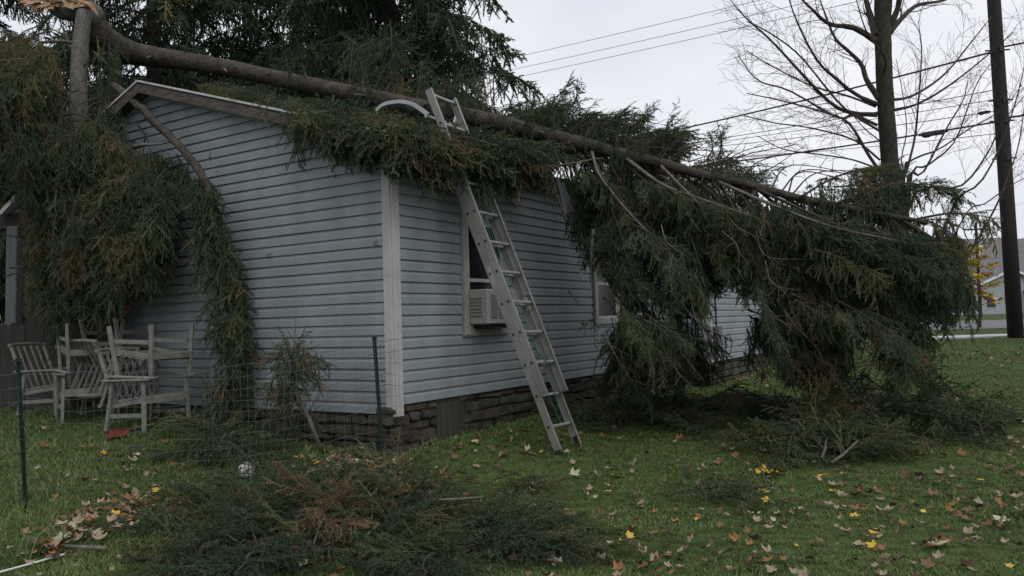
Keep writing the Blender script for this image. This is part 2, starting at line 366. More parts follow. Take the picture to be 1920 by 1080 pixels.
class Soup:
    def __init__(s): s.t = []; s.c = []
    def put(s, tri, Mx, P, sc, tint, jit=.11):
        v = tri.reshape(-1, 3) @ (Mx.T * sc) + np.array(P)
        s.t.append(v.astype(np.float32)); n = len(tri)
        s.c.append(np.repeat(np.clip(tint + nr.normal(0, jit, n), 0, 1), 3).astype(np.float32))
    def drooper(s, P, Ln, lod, tint, tilt=.12):
        c = TPL[lod]['d']; ds = [abs(math.log(a / max(Ln, .05))) + rnd.random() * .25 for a, _ in c]; L0, tri = c[int(np.argmin(ds))]
        az = rnd.random() * 2 * PI; tx, ty = rnd.gauss(0, tilt), rnd.gauss(0, tilt)
        Mx = np.array((Matrix.Rotation(tx, 3, 'X') @ Matrix.Rotation(ty, 3, 'Y') @ Matrix.Rotation(az, 3, 'Z')))
        s.put(tri, Mx, P, Ln / L0, tint)
    def spray(s, P, d, Ln, lod, tint, rollj=.5, up=None):
        c = TPL[lod]['s']; L0, tri = c[rnd.randrange(len(c))]
        x = Vector(d).normalized(); z = Vector(up) if up is not None else Vector((0, 0, 1))
        z = (z - x * z.dot(x)); z = z.normalized() if z.length > 1e-3 else x.orthogonal().normalized()
        y = z.cross(x); Mx = np.array(Matrix((x, y, z)).transposed() @ Matrix.Rotation(rnd.gauss(0, rollj), 3, 'X'))
        s.put(tri, Mx, P, Ln / L0, tint)
    def build(s, name, m, parent=None):
        if not s.t: return None
        v = np.concatenate(s.t); c = np.concatenate(s.c); n = len(v)
        me = bpy.data.meshes.new(name); me.vertices.add(n); me.vertices.foreach_set('co', v.ravel())
        me.loops.add(n); me.loops.foreach_set('vertex_index', np.arange(n, dtype=np.int32))
        me.polygons.add(n // 3); me.polygons.foreach_set('loop_start', np.arange(0, n, 3, dtype=np.int32))
        try: me.polygons.foreach_set('loop_total', np.full(n // 3, 3, dtype=np.int32))
        except Exception: pass
        a = me.attributes.new('tint', 'FLOAT', 'POINT'); a.data.foreach_set('value', c)
        me.update(calc_edges=True); me.materials.append(m)
        o = bpy.data.objects.new(name, me); C.objects.link(o)
        if parent is not None: o.parent = parent
        global NT; NT += n // 3
        return o
NT = 0
def rtint(dead=.12, base=.33, sd=.21):
    return min(1, .80 + rnd.random() * .25) if rnd.random() < dead * .45 else min(.66, max(0, rnd.gauss(base, sd)))
def limb_curve(P0, d, Ln, grav, n=10, wob=.05):
    "limb leaving P0 along d bending by grav per metre"
    pts = [Vector(P0)]; d = Vector(d).normalized()
    for i in range(n):
        d = (d + Vector((rnd.gauss(0, wob), rnd.gauss(0, wob), rnd.gauss(0, wob) - grav * Ln / n))).normalized()
        pts.append(pts[-1] + d * Ln / n)
    return pts
def clothe(sp, pts, spacing, l0, l1, lod, dead, zlow=None, start=.15, spr=.5, base=.35, tipl=.36, side=.11):
    "hang droopers and side sprays along a limb"
    Ln = sum((b - a).length for a, b in zip(pts[:-1], pts[1:])); m = max(3, int(Ln / spacing)); k = len(pts) - 1
    hue = rtint(dead, base); 
    for i in range(m):
        s = start + (1 - start) * (i + rnd.random()) / m; q = min(s, .999) * k; j = int(q); P = pts[j].lerp(pts[j + 1], q - j)
        t = pts[j + 1] - pts[j]; sd = t.cross(Vector((0, 0, 1)))
        sd = sd.normalized() if sd.length > 1e-6 else Vector((1, 0, 0))
        side_ = side * (1.15 - .6 * s); P = P + sd * rnd.gauss(0, side_) + Vector((0, 0, rnd.uniform(-.05, .02)))
        Ld = rnd.uniform(l0, l1) * (1.1 - .45 * s)
        if zlow is not None:
            zl = zlow(P)
            if P.z - zl < .1: continue
            Ld = min(Ld, P.z - zl)
        tint = hue + rnd.gauss(0, .05) if rnd.random() > .14 else rtint(dead, base)
        sp.drooper(P, Ld, lod, max(0, min(1, tint)))
        if rnd.random() < spr:
            sg = 1 if rnd.random() < .5 else -1
            dd = t.normalized() * .8 + sd * sg * .8 + Vector((0, 0, rnd.uniform(-.5, .05)))
            L2 = rnd.uniform(.22, tipl)
            if zlow is None or (P + dd.normalized() * L2).z > zlow(P + dd.normalized() * L2): sp.spray(P, dd, L2, lod, max(0, min(1, tint)), rollj=.9)
    t = pts[-1] - pts[-2]
    if zlow is None or pts[-1].z > zlow(pts[-1]) + .1: sp.spray(pts[-1] - t.normalized() * .1, t + Vector((0, 0, -.3)), tipl, lod, hue)
def bough(parent, pts, r0, spacing, l0, l1, lod, dead, zlow=None, wood=None, name='bough', **kw):
    if zlow is not None:
        k_ = len(pts)
        while k_ > 3 and (pts[k_ - 1].z < zlow(pts[k_ - 1]) + .05): k_ -= 1
        pts = pts[:k_]
    mb = MB(); n = len(pts); mb.tube(pts, [max(.004, r0 * (1 - i / n) ** .8) for i in range(n)], 6)
    o = mb.build(name, wood or M['bark_d'], parent, True)
    sp = Soup(); clothe(sp, pts, spacing, l0, l1, lod, dead, zlow, **kw); sp.build('needles', M['needle'], o); return o

# ================================================================== SETTING
def build_ground():
    def axis(lo, hi, near_lo, near_hi, st):
        a = list(np.arange(near_lo, near_hi, st)); x = near_hi; s = st
        while x < hi: a.append(x); s *= 1.35; x += s
        a.append(hi); x = near_lo; s = st; b = []
        while x > lo: s *= 1.35; x -= s; b.append(max(x, lo))
        return sorted(set(b + a))
    xs = axis(-900, 900, -9, 14, .16); ys = axis(-30, 900, 1, 24, .16)
    vs = [(x, y, gz(x, y)) for y in ys for x in xs]; W = len(xs)
    fs = [(j * W + i, j * W + i + 1, (j + 1) * W + i + 1, (j + 1) * W + i) for j in range(len(ys) - 1) for i in range(W - 1)]
    o = obj('ground', vs, fs, M['ground'], smooth_=True); tag(o, 'green lawn around the blue house, rising gently to the road', 'lawn', kind='structure')
build_ground()
def strip(name, label, cat, pts, m, dz, thick=0.0):
    vs = [Vector((x, y, gz(x, y) + dz)) for x, y in pts]; n = len(vs)
    if thick:
        vs += [v - Vector((0, 0, thick)) for v in vs]
        fs = [tuple(range(n))] + [(i, i + n, (i + 1) % n + n, (i + 1) % n) for i in range(n)]
    else: fs = [tuple(range(n))]
    o = obj(name, vs, fs, m); return tag(o, label, cat, kind='structure')
strip('pavement', 'pale concrete pavement beyond the lawn by the pole', 'pavement', [(-40, 21.9), (60, 21.9), (60, 23.3), (-40, 23.3)], M['walk'], .05, .06)
strip('road', 'grey asphalt road and lot beyond the grass verge', 'road', [(-120, 31), (160, 31), (160, 52), (-120, 52)], M['asphalt'], .02)
def hill():
    vs = []; fs = []; n = 120; K = 7
    for i in range(n + 1):
        a = -.9 + 1.9 * i / n
        for k in range(K):
            d = 300 + k * 55; s = k / (K - 1)
            px_h = .085 + .012 * math.sin(a * 6 + 1) + .006 * mnoise.noise(Vector((a * 12, 3, 0)))
            z = d * px_h * math.sin(min(1, s * 1.15) * PI / 2) + 3.5 * mnoise.noise(Vector((a * 70, k * 1.3, 1))) * (s > 0)
            vs.append((math.sin(a) * d, math.cos(a) * d, (z if k else -2)))
    for i in range(n):
        for k in range(K - 1):
            q = i * K + k; fs.append((q, q + K, q + K + 1, q + 1))
    o = obj('hills', vs, fs, M['hill'], smooth_=False); tag(o, 'distant wooded brown hillside on the horizon', 'hill', kind='structure')
hill()

# ================================================================== HOUSE
PITCH = (4.13 - 3.04) / 3.51; VR = 3.51; ZE = 3.00; LH = 6.74; LB = 14.0
Z0 = 0.584; CS = 0.1016; WT = 4.02
def roof_z(v):
    return ZE + PITCH * v if v <= VR else ZE + PITCH * VR - .36 * (v - VR)
def siding_wall(mb, P, a, n, length, z0, ztop, course=CS, limit=None, dip=0.0):
    "P start, a unit along, n outward; ztop(t) roof line"
    z = z0; prof = [(0, -.004), (0, .021), (.62, .018), (.70, .012), (1.07, -.004)]
    while z < z0 + 8:
        ts = np.linspace(0, length, 60); ok = [t for t in ts if ztop(t) > z + .01]
        if not ok: break
        t0, t1 = ok[0], ok[-1]
        if len(ok) > 1:
            # staggered lap joints every ~3.6 m
            cuts = [t0]; x = t0 + rnd.uniform(.8, 3.0)
            while x < t1 - .3: cuts.append(x); x += rnd.uniform(2.4, 3.7)
            cuts.append(t1)
            for c0, c1 in zip(cuts[:-1], cuts[1:]):
                js = [rnd.gauss(0, .0009) for _ in range(2)]
                nseg = max(1, int((c1 - c0) / .5)); base = len(mb.v)
                for q in range(nseg + 1):
                    t = c0 + (c1 - c0) * q / nseg; wz = .0022 * mnoise.noise(Vector((t * 1.3, z * 3, 5)))
                    wn = .002 * mnoise.noise(Vector((t * 1.7, z * 5, 9)))
                    for (h, dn) in prof:
                        mb.v.append(P + a * t + n * (dn + js[0] + wn) + Vector((0, 0, z + h * course + wz)))
                K = len(prof)
                for q in range(nseg):
                    for k in range(K - 1):
                        e = base + q * K + k; mb.f.append((e, e + K, e + K + 1, e + 1))
        z += course
house = thing('house', 'pale blue clapboard house with white corner trim on a rough stone foundation', 'house', (C0.x, C0.y, .15))
# wall cores (slightly inside siding)
mb = MB()
core = [H(0.03, 0.03, Z0 - .05), H(LH, .03, Z0 - .05), H(LH, WT - .03, Z0 - .05), H(.03, WT - .03, Z0 - .05)]
prof_z = [0.03, VR, WT - .03]
for uu in (.03, LB):
    base = len(mb.v)
    mb.v += [H(uu, .03, Z0 - .05), H(uu, WT - .03, Z0 - .05), H(uu, WT - .03, roof_z(WT - .03) - .05), H(uu, VR, roof_z(VR) - .05), H(uu, .03, roof_z(.03) - .05)]
mb.f += [(0, 1, 2, 3, 4), (9, 8, 7, 6, 5)] + [(i, i + 5, (i + 1) % 5 + 5, (i + 1) % 5) for i in range(5)]
mb.build('wall_core', M['dark'], house)
mb = MB(); siding_wall(mb, H(0, 0.06, 0), V, -U, WT - .06, Z0 - .079, lambda t: roof_z(t + .06) - .02)
g = mb.build('gable_wall', M['siding'], house)
mb = MB(); siding_wall(mb, H(0.06, 0, 0), U, -V, LH - .06, Z0, lambda t: ZE - .10)
f = mb.build('front_wall', M['siding'], house)
# corner post
mb = MB()
mb.box(H(.035, -.022, (Z0 - .10 + ZE - .12) / 2), U * .050, V * .012, Vector((0, 0, (ZE - .12 - Z0 + .10) / 2)), .003)
mb.box(H(-.022, .030, (Z0 - .10 + ZE - .12) / 2), U * .012, V * .046, Vector((0, 0, (ZE - .12 - Z0 + .10) / 2)), .003)
mb.build('corner_trim', M['trim'], house)
mb = MB(); mb.box(H(-.012, WT - .02, (Z0 + roof_z(WT)) / 2), U * .018, V * .02, Vector((0, 0, (roof_z(WT) - Z0) / 2 + .03)))
mb.build('corner_trim', M['siding'], house)
# starter drip strip under siding
mb = MB()
mb.bar(H(-.004, .04, Z0 - .088), H(-.004, WT, Z0 - .088), .014, .016)
mb.bar(H(.06, -.004, Z0 - .009), H(LH, -.004, Z0 - .009), .014, .016)
mb.build('sill_strip', M['dark'], house)
# roof: slabs with overhang
OH = .12; RK = .16
mb = MB()
def slab(mb, u0, u1, v0, v1, z0, z1, th):
    a = [H(u0, v0, z0), H(u1, v0, z0), H(u1, v1, z1), H(u0, v1, z1)]; b = [p - Vector((0, 0, th)) for p in a]
    mb.add(a + b, [(0, 1, 2, 3), (7, 6, 5, 4), (0, 4, 5, 1), (1, 5, 6, 2), (2, 6, 7, 3), (3, 7, 4, 0)])
slab(mb, -RK, LB, -OH, VR, roof_z(-OH) + .045, roof_z(VR) + .045, .03)
slab(mb, -RK, LB, VR, WT + .25, roof_z(VR) + .045, roof_z(WT + .25) + .045, .03)
rf = mb.build('roof', M['shingle'], house)
def rake(v0, v1, off, du, hh, th, m, nm, zoff):
    mb = MB(); z0, z1 = roof_z(v0), roof_z(v1)
    a = [H(-RK + du, v0, z0 + zoff), H(-RK + du, v1, z1 + zoff)]; a += [a[1] - Vector((0, 0, hh)), a[0] - Vector((0, 0, hh))]
    b = [p - U * th for p in a]
    mb.add(a + b, [(0, 1, 2, 3), (7, 6, 5, 4), (0, 4, 5, 1), (1, 5, 6, 2), (2, 6, 7, 3), (3, 7, 4, 0)])
    return mb.build(nm, m, house)
for v0, v1 in ((-OH, VR), (VR, WT + .25)):
    rake(v0, v1, 0, -.004, .10, .018, M['rake'], 'rake_board', .014)
    rake(v0, v1, 0, -.012, .022, .022, M['drip'], 'drip_edge', .058)
    rake(v0, v1, 0, RK - .016, .048, .016, M['siding'], 'frieze_trim', -.055)
# soffit under rake
mb = MB()
for v0, v1 in ((-OH, VR), (VR, WT + .25)):
    mb.add([H(-RK, v0, roof_z(v0) - .075), H(0, v0, roof_z(v0) - .075), H(0, v1, roof_z(v1) - .075), H(-RK, v1, roof_z(v1) - .075)], [(0, 1, 2, 3)])
mb.build('soffit', M['rake'], house)
mb = MB(); mb.box(H(3.3, -OH - .012, ZE - .075), U * 3.45, V * .012, Vector((0, 0, .075)))
mb.box(H(3.3, -OH / 2, ZE - .14), U * 3.45, V * OH / 2, Vector((0, 0, .008)))
mb.build('eave_fascia', M['greypost'], house)
mb = MB(); 
# torn white drip metal and wrap on the eave where the trunk struck
for i in range(16):
    u = .35 + i * .045; z = ZE + .02 + rnd.uniform(-.03, .05); a = rnd.uniform(-.5, .5); s = rnd.uniform(.02, .05)
    p = H(u, -OH - .04 - rnd.random() * .03, z)
    mb.box(p, (U * math.cos(a) + Vector((0, 0, math.sin(a)))) * s, V * .003, (Vector((0, 0, 1)) * math.cos(a) - U * math.sin(a)) * s * .8)
mb.build('torn_drip_metal', M['wrap'], house)
# foundation stones
def stone_wall(mb, P, a, n, length, z0f, z1, rs):
    t = 0
    rows = []; z = z1
    while z > z1 - .62:
        h = rs.uniform(.045, .12); t = -rs.random() * .2
        while t < length:
            w_ = rs.uniform(.12, .42) * (1 + h * 2); ww = min(w_, length - t)
            if ww > .05:
                c = P + a * (t + ww / 2) + n * rs.uniform(-.03, .012) + Vector((0, 0, z - h / 2))
                bm = bmesh.new(); bmesh.ops.create_cube(bm, size=1)
                for v in bm.verts:
                    v.co = Vector((v.co.x * (ww - .012), v.co.y * .16, v.co.z * (h - .012)))
                    v.co += Vector((rs.uniform(-.022, .022), rs.uniform(-.018, .018), rs.uniform(-.013, .013)))
                bmesh.ops.bevel(bm, geom=bm.edges[:], offset=.012, segments=2, affect='EDGES')
                for v in bm.verts: v.co += Vector((0, 1, 0)) * .012 * mnoise.noise(v.co * 18 + Vector((t * 9, z * 9, 0)))
                bm.verts.index_update()
                mb.add([c + a * v.co.x + n * v.co.y + Vector((0, 0, v.co.z)) for v in bm.verts], [tuple(v.index for v in f_.verts) for f_ in bm.faces]); bm.free()
            t += w_
        z -= h
rs = random.Random(5)
mb = MB()
stone_wall(mb, H(.05, .05, 0), V, -U, WT - .1, 0, Z0 - .095, rs)
stone_wall(mb, H(.02, .06, 0), U, -V, .56, 0, Z0 - .015, rs)
fd0 = mb.build('foundation_wall', M['stone'], house); mb = MB()
stone_wall(mb, H(1.14, .06, 0), U, -V, LH - 1.2, 0, Z0 - .015, rs)
fd = mb.build('foundation_wall', M['stone'], house)
mb = MB(); mb.box(H(LH / 2 + .05, WT / 2 + .03, .2), U * (LH / 2 - .02), V * (WT / 2 - .03), Vector((0, 0, .38)))
mb.build('mortar', M['mortar'], fd)
mb = MB(); mb.box(H(.86, .03, .30), U * .26, V * .03, Vector((0, 0, .26)), .008)
for i in range(5): mb.box(H(.66 + i * .1, -.004, .30), U * .004, V * .006, Vector((0, 0, .24)))
mb.build('cellar_panel', M['concrete'], house)
mb = MB(); mb.box(H(.86, -.003, .565), U * .27, V * .006, Vector((0, 0, .012))); mb.box(H(1.115, .03, .31), U * .012, V * .035, Vector((0, 0, .27))); mb.box(H(.60, .03, .31), U * .012, V * .035, Vector((0, 0, .27)))
mb.build('panel_frame', M['boards'], house)
# windows
def window(u0, u1, z0, z1, ac=False):
    fr = MB(); d = -.035; w_ = .075
    def b(x0, x1, a0, a1, off=0, th=.016): fr.box(H((x0 + x1) / 2, d + off, (a0 + a1) / 2), U * (x1 - x0) / 2, V * th, Vector((0, 0, (a1 - a0) / 2)), .003)
    b(u0, u0 + w_, z0 + w_, z1 - w_); b(u1 - w_, u1, z0 + w_, z1 - w_); b(u0, u1, z1 - w_, z1, .002); b(u0, u1, z0, z0 + w_, .002)
    fr_o = fr.build('window', M['trim_d'], house)
    jc = MB()
    for (x0, x1, a0, a1) in ((u0 - .014, u0, z0 - .014, z1 + .014), (u1, u1 + .014, z0 - .014, z1 + .014), (u0, u1, z1, z1 + .014), (u0, u1, z0 - .014, z0)):
        jc.box(H((x0 + x1) / 2, -.02, (a0 + a1) / 2), U * (x1 - x0) / 2, V * .02, Vector((0, 0, (a1 - a0) / 2)))
    jc.build('channel', M['siding'], fr_o)
    gl = MB(); gl.box(H((u0 + u1) / 2, -.020, (z0 + z1) / 2), U * (u1 - u0 - 2 * w_) / 2, V * .003, Vector((0, 0, (z1 - z0 - 2 * w_) / 2)))
    gl.build('pane', M['glass'], fr_o)
    sh = MB(); a0, a1 = z0 + w_, z1 - w_; x0, x1 = u0 + w_, u1 - w_
    mid = a0 + (a1 - a0) * .43
    for (p, q, r_, s) in ((x0, x0 + .03, a0, a1), (x1 - .03, x1, a0, a1), (x0 + .03, x1 - .03, a1 - .035, a1), (x0 + .03, x1 - .03, a0, a0 + .03), (x0 + .03, x1 - .03, mid, mid + .035)) + (((x0 + .03, x1 - .03, a0 + .66, a0 + .69),) if ac else ()):
        sh.box(H((p + q) / 2, -.029, (r_ + s) / 2), U * (q - p) / 2, V * .010, Vector((0, 0, (s - r_) / 2)))
    sh.build('sash', M['trim'], fr_o)
    return fr_o
window(1.05, 1.85, 1.18, 2.42)
window(3.97, 4.72, 1.24, 2.42)
# narrow bulkhead trim near second window
# wing projecting forward at the far right
wing_u0, wing_v, wing_u1 = LH, -.60, 10.2
mb = MB(); mb.box(H((wing_u0 + wing_u1) / 2 + .02, (wing_v + .9) / 2 + .03, 1.75), U * ((wing_u1 - wing_u0) / 2 - .02), V * ((.9 - wing_v) / 2), Vector((0, 0, 1.25)))
mb.build('wall_core', M['dark'], house)
mb = MB(); siding_wall(mb, H(wing_u0, wing_v + .06, 0), V, -U, .6, Z0, lambda t: 2.9)
siding_wall(mb, H(wing_u0 + .06, wing_v, 0), U, -V, wing_u1 - wing_u0 - .06, Z0, lambda t: 2.9)
mb.build('wing_wall', M['siding'], house)
mb = MB(); mb.box(H(wing_u0 + .035, wing_v - .022, 1.75), U * .05, V * .012, Vector((0, 0, 1.25))); mb.box(H(wing_u0 - .022, wing_v + .03, 1.75), U * .012, V * .046, Vector((0, 0, 1.25)))
mb.build('corner_trim', M['trim'], house)
mb = MB(); slab(mb, wing_u0 - .15, wing_u1 + .2, wing_v - .2, 2.2, 2.98, 3.85, .12); mb.build('wing_roof', M['shingle'], house)
mb = MB(); stone_wall(mb, H(wing_u0 + .02, wing_v + .06, 0), U, -V, wing_u1 - wing_u0 - .1, 0, Z0 - .015, rs); stone_wall(mb, H(wing_u0 + .05, wing_v + .05, 0), V, -U, .5, 0, Z0 - .015, rs)
mb.build('wing_foundation', M['stone'], house)
at_base(house)

# utility meter on wing corner with loose cable
mt = thing('meter_box', 'small dark grey utility box on the corner of the far wing', 'utility box', tuple(H(LH + .25, -.60, 1.0)))
mb = MB(); mb.box(H(LH + .26, -.67, .95), U * .09, V * .05, Vector((0, 0, .19)), .01); mb.build('box', M['greypost'], mt)
mb = MB(); mb.tube([H(LH + .32, -.63, 1.13), H(LH + .30, -.63, 1.6), H(LH + .30, -.63, 2.6)], .012, 6)
mb.tube(spline([H(LH + .3, -.66, .8), H(LH + .5, -.72, .62), H(LH + .75, -.72, .8), H(LH + .7, -.7, 1.0), H(LH + .5, -.7, .9), H(LH + .55, -.7, .6)], 20), .008, 5)
mb.build('cable', M['black'], mt); at_base(mt)
# hooks on gable wall
def hook(v, z, label):
    mb = MB(); p = H(-.016, v, z)
    mb.tube([p, p - U * .03], .004, 5)
    mb.tube([p - U * .03 + V * (.022 * math.sin(a)) + Vector((0, 0, .022 * math.cos(a) - .022)) for a in np.linspace(0, 4.6, 12)], .004, 5)
    tag(mb.build('wall_hook', M['black']), label, 'hook', 'metal hooks on the gable wall')
for pxx, pyy, lab in ((508, 476, 'small black metal hook at the middle of the blue gable wall'), (709, 454, 'small black metal hook on the gable wall beside the white corner post')):
    best = min((abs(proj(H(-.02, v / 200, 2))[0] - pxx), v / 200) for v in range(0, 800))[1]
    bz = min((abs(proj(H(-.02, best, z / 200))[1] - pyy), z / 200) for z in range(100, 700))[1]
    hook(best, bz, lab)

# air conditioner in the window (rests on the sill: its own thing)
ac = thing('air_conditioner', 'off white window air conditioner with dark louvre grilles in the front window', 'air conditioner', tuple(H(1.4, -.2, 1.27)))
mb = MB(); au0, au1, az0, az1 = 1.13, 1.72, 1.285, 1.64; avd = -.27
mb.box(H((au0 + au1) / 2, (avd - .04) / 2, (az0 + az1) / 2), U * (au1 - au0) / 2, V * (-avd / 2 - .02), Vector((0, 0, (az1 - az0) / 2)), .012)
mb.build('casing', M['ac'], ac)
for x0, x1 in ((1.19, 1.30), (1.33, 1.44), (1.47, 1.58)):
    mb = MB(); mb.box(H((x0 + x1) / 2, avd - .002, 1.46), U * (x1 - x0) / 2, V * .003, Vector((0, 0, .12)))
    gr = mb.build('grille', M['ac_dark'], ac)
    mb = MB()
    for i in range(11): mb.box(H((x0 + x1) / 2, avd - .007, 1.36 + i * .02), U * (x1 - x0) / 2, V * .003, Vector((0, 0, .0035)))
    mb.build('louvre', M['ac'], gr)
for i, z in enumerate((1.40, 1.50)):
    mb = MB(); 
    for k in range(6): mb.box(H(au0 - .003, -.13 , 1.37 + k * .035), U * .003, V * .07, Vector((0, 0, .008)))
    if i == 0: mb.build('side_vent', M['ac_dark'], ac)
mb = MB(); mb.box(H(1.42, -.13, 1.262), U * .22, V * .10, Vector((0, 0, .02))); mb.build('bracket', M['dark'], ac)
at_base(ac)

# ================================================================== LADDER
def ladder():
    Fp = H(.968, -1.13, .05); T = H(.50, .0, 3.53); ax = (T - Fp); Ln = ax.length; ax.normalize()
    rd = (U + Vector((0, 0, -.02))).normalized(); nrm = rd.cross(ax).normalized()    # outward (towards climber)
    if nrm.dot(V) > 0: nrm = -nrm
    W = .42
    root = thing('extension_ladder', 'aluminium extension ladder leaning on the eave with a green rope', 'ladder', tuple(Fp))
    def rails(s0, s1, off, inset, nm):
        for sd_ in (0, 1):
            x = rd * (W * sd_ + (inset if sd_ == 0 else -inset)); sg = 1 if sd_ == 0 else -1
            a = Fp + x + nrm * off + ax * s0; b = Fp + x + nrm * off + ax * s1; mb = MB(); md = (a + b) / 2; hl = ax * (s1 - s0) / 2
            mb.box(md, hl, nrm * .034, rd * .0015)
            for q in (-1, 1): mb.box(md + nrm * .0335 * q + rd * sg * .013, hl, nrm * .0022, rd * .014)
            o = mb.build(nm, M['alu'], root)
            mb = MB()
            n = int((s1 - s0) / .305)
            for i in range(n + 1):
                s = .285 + i * .305
                if s < s0 + .02 or s > s1 - .02: continue
                p = Fp + x + nrm * off + ax * s - rd * sg * .0035
                mb.tube([p, p - rd * sg * .004], .013, 8)
            mb.build('rung_rivet', M['black'], o)
    rails(.04, 2.96, 0, 0, 'base_rail'); rails(.60, Ln, .074, .004, 'fly_rail')
    for i in range(12):
        s = .285 + i * .305
        for off, s0, s1 in ((0, .04, 2.96), (.074, .60, Ln)):
            if s < s0 or s > s1: continue
            if off == 0 and s > .6 and False: continue
            mb = MB(); a = Fp + nrm * off + ax * s; mb.tube([a + rd * .006, a + rd * (W - .006)], .0155, 10); mb.build('rung', M['rung'], root)
    for sd_ in (0, 1):
        mb = MB(); p = Fp + rd * (W * sd_) + ax * .03
        mb.box(p + nrm * .0, rd * .02, nrm * .03, Vector((0, 0, .035)), .006); mb.box(p + ax * .06 + rd * (.012 if sd_ == 0 else -.012), rd * .012, nrm * .024, ax * .06, .004)
        mb.build('foot', M['black'], root)
        mb = MB(); p = Fp + nrm * .074 + rd * (W * sd_ + (.004 if sd_ == 0 else -.004)) + ax * .60
        mb.box(p + rd * (.012 if sd_ == 0 else -.012), rd * .016, nrm * .037, ax * .012); mb.build('end_cap', M['greypost'], root)
        # rung lock
        mb = MB(); p = Fp + nrm * .04 + rd * (W * sd_ + (.03 if sd_ == 0 else -.03)) + ax * 1.50
        mb.box(p, rd * .008, nrm * .02, ax * .07, .003); mb.box(p + ax * .09 + nrm * .03, rd * .006, nrm * .035, ax * .010); mb.build('rung_lock', M['alu'], root)
    # warning labels on the left rail (blank weathered stickers)
    mb = MB(); mb.box(Fp + ax * 1.78 - rd * .003, ax * .10, nrm * .022, rd * .001); mb.build('sticker', M['ac'], root)
    # stand-off stabiliser arms
    top = Fp + ax * (Ln - .22) - nrm * .02
    arm = lambda P: spline(P, 22)
    def strap(P, m='stabiliser_arm'):
        mb = MB(); pts = arm(P)
        for a, b in zip(pts[:-1], pts[1:]): mb.bar(a - (b - a) * .1, b + (b - a) * .1, .024, .036)
        mb.build(m, M['rung'], root)
    strap([top + rd * .0, at(775, 196, 7.86), at(755, 191, 7.92), at(735, 192, 7.98), at(718, 197, 8.04), at(706, 207, 8.08)])
    strap([top + rd * W, at(858, 214, 8.25), at(864, 222, 8.32), at(866, 236, 8.4)])
    mb = MB(); mb.tube([top - nrm * .03, top + rd * W - nrm * .03], .018, 8); mb.build('stabiliser_bar', M['rung'], root)
    # rope
    mb = MB()
    mid = Fp + rd * .21 + nrm * .03
    pts = [mid + ax * 3.3, mid + ax * 2.6 + rd * .01, mid + ax * 2.0 - rd * .02, mid + ax * 1.4, mid + ax * .98 + rd * .06, mid + ax * .89 + rd * .04 + nrm * .06, mid + ax * .55 + rd * .07, mid + ax * .30 + rd * .06]
    mb.tube(spline(pts, 40), .0045, 5)
    mb.tube(spline([mid + ax * 3.2 + rd * .03, mid + ax * 2.2 + rd * .03, mid + ax * 1.2 + rd * .05, mid + ax * .9 + rd * .03], 20), .004, 5)
    mb.tube(spline([mid + ax * .9 + rd * .03, mid + ax * .75 - rd * .06, mid + ax * .3 - rd * .02], 12), .004, 5)
    k = mid + ax * .93 + nrm * .06
    mb.tube(spline([k + Vector((math.cos(a) * .05, 0, math.sin(a) * .035 + rnd.uniform(-.01, .01))) for a in np.linspace(0, 11, 16)], 50), .0045, 5)
    mb.tube(spline([k, k - rd * .06 + ax * .06, k - rd * .1 + ax * .09], 8), .004, 5)
    mb.build('rope', M['rope'], root)
    at_base(root)
ladder()

# ================================================================== CHAIRS
def chair(label):
    root = thing('garden_chair', label, 'chair', group='weathered garden chairs stacked against the house')
    def leg(x, y, x1, y1, h, top=.0):
        mb = MB(); mb.bar((x1, y1, 0), (x, y, h), .045, .028, Vector((1, 0, 0)), .004); mb.build('leg', M['chair'], root)
    leg(.25, -.24, .27, -.27, .50); leg(-.25, -.24, -.27, -.27, .50)
    leg(.25, .20, .26, .30, .50); leg(-.25, .20, -.26, .30, .50)
    mb = MB()
    mb.bar((-.25, -.25, .31), (.25, -.25, .31), .022, .065, bev=.003)
    for y in (-.21, -.13, -.05, .03, .11, .19): mb.bar((-.25, y, .345 - (y + .2) * .14), (.25, y, .345 - (y + .2) * .14), .062, .016, bev=.003)
    for x in (-.25, .25): mb.bar((x * .93, -.24, .315), (x * .93, .24, .25), .02, .05, bev=.003)
    mb.build('seat', M['chair'], root)
    mb = MB()
    a = Vector((0, .20, .24)); b = Vector((0, .46, .80))
    for x in (-.22, .22): mb.bar(a + Vector((x, 0, 0)), b + Vector((x, 0, 0)), .035, .024, Vector((1, 0, 0)), .003)
    for x in (-.13, -.045, .045, .13): mb.bar(a + Vector((x, .02, .05)), b + Vector((x, 0, -.01)), .022, .012, Vector((1, 0, 0)))
    mb.tube(spline([b + Vector((-.25, -.01, 0)), b + Vector((-.1, .025, .012)), b + Vector((.1, .025, .012)), b + Vector((.25, -.01, 0))], 9), .019, 6)
    mb.bar(a + Vector((-.22, .01, .03)), a + Vector((.22, .01, .03)), .025, .03)
    mb.build('backrest', M['chair'], root)
    for x in (-.265, .265):
        mb = MB(); mb.bar((x, -.31, .515), (x, .33, .50), .06, .022, bev=.006); mb.build('armrest', M['chair'], root)
        mb = MB(); mb.bar((x * .94, -.22, .17), (x * .94, .24, .15), .02, .04); mb.build('stretcher', M['chair'], root)
    return root
def copy_tree(o, parent=None):
    c = o.copy(); C.objects.link(c); c.parent = parent
    for ch in list(o.children): copy_tree(ch, c)
    return c
ch0 = None
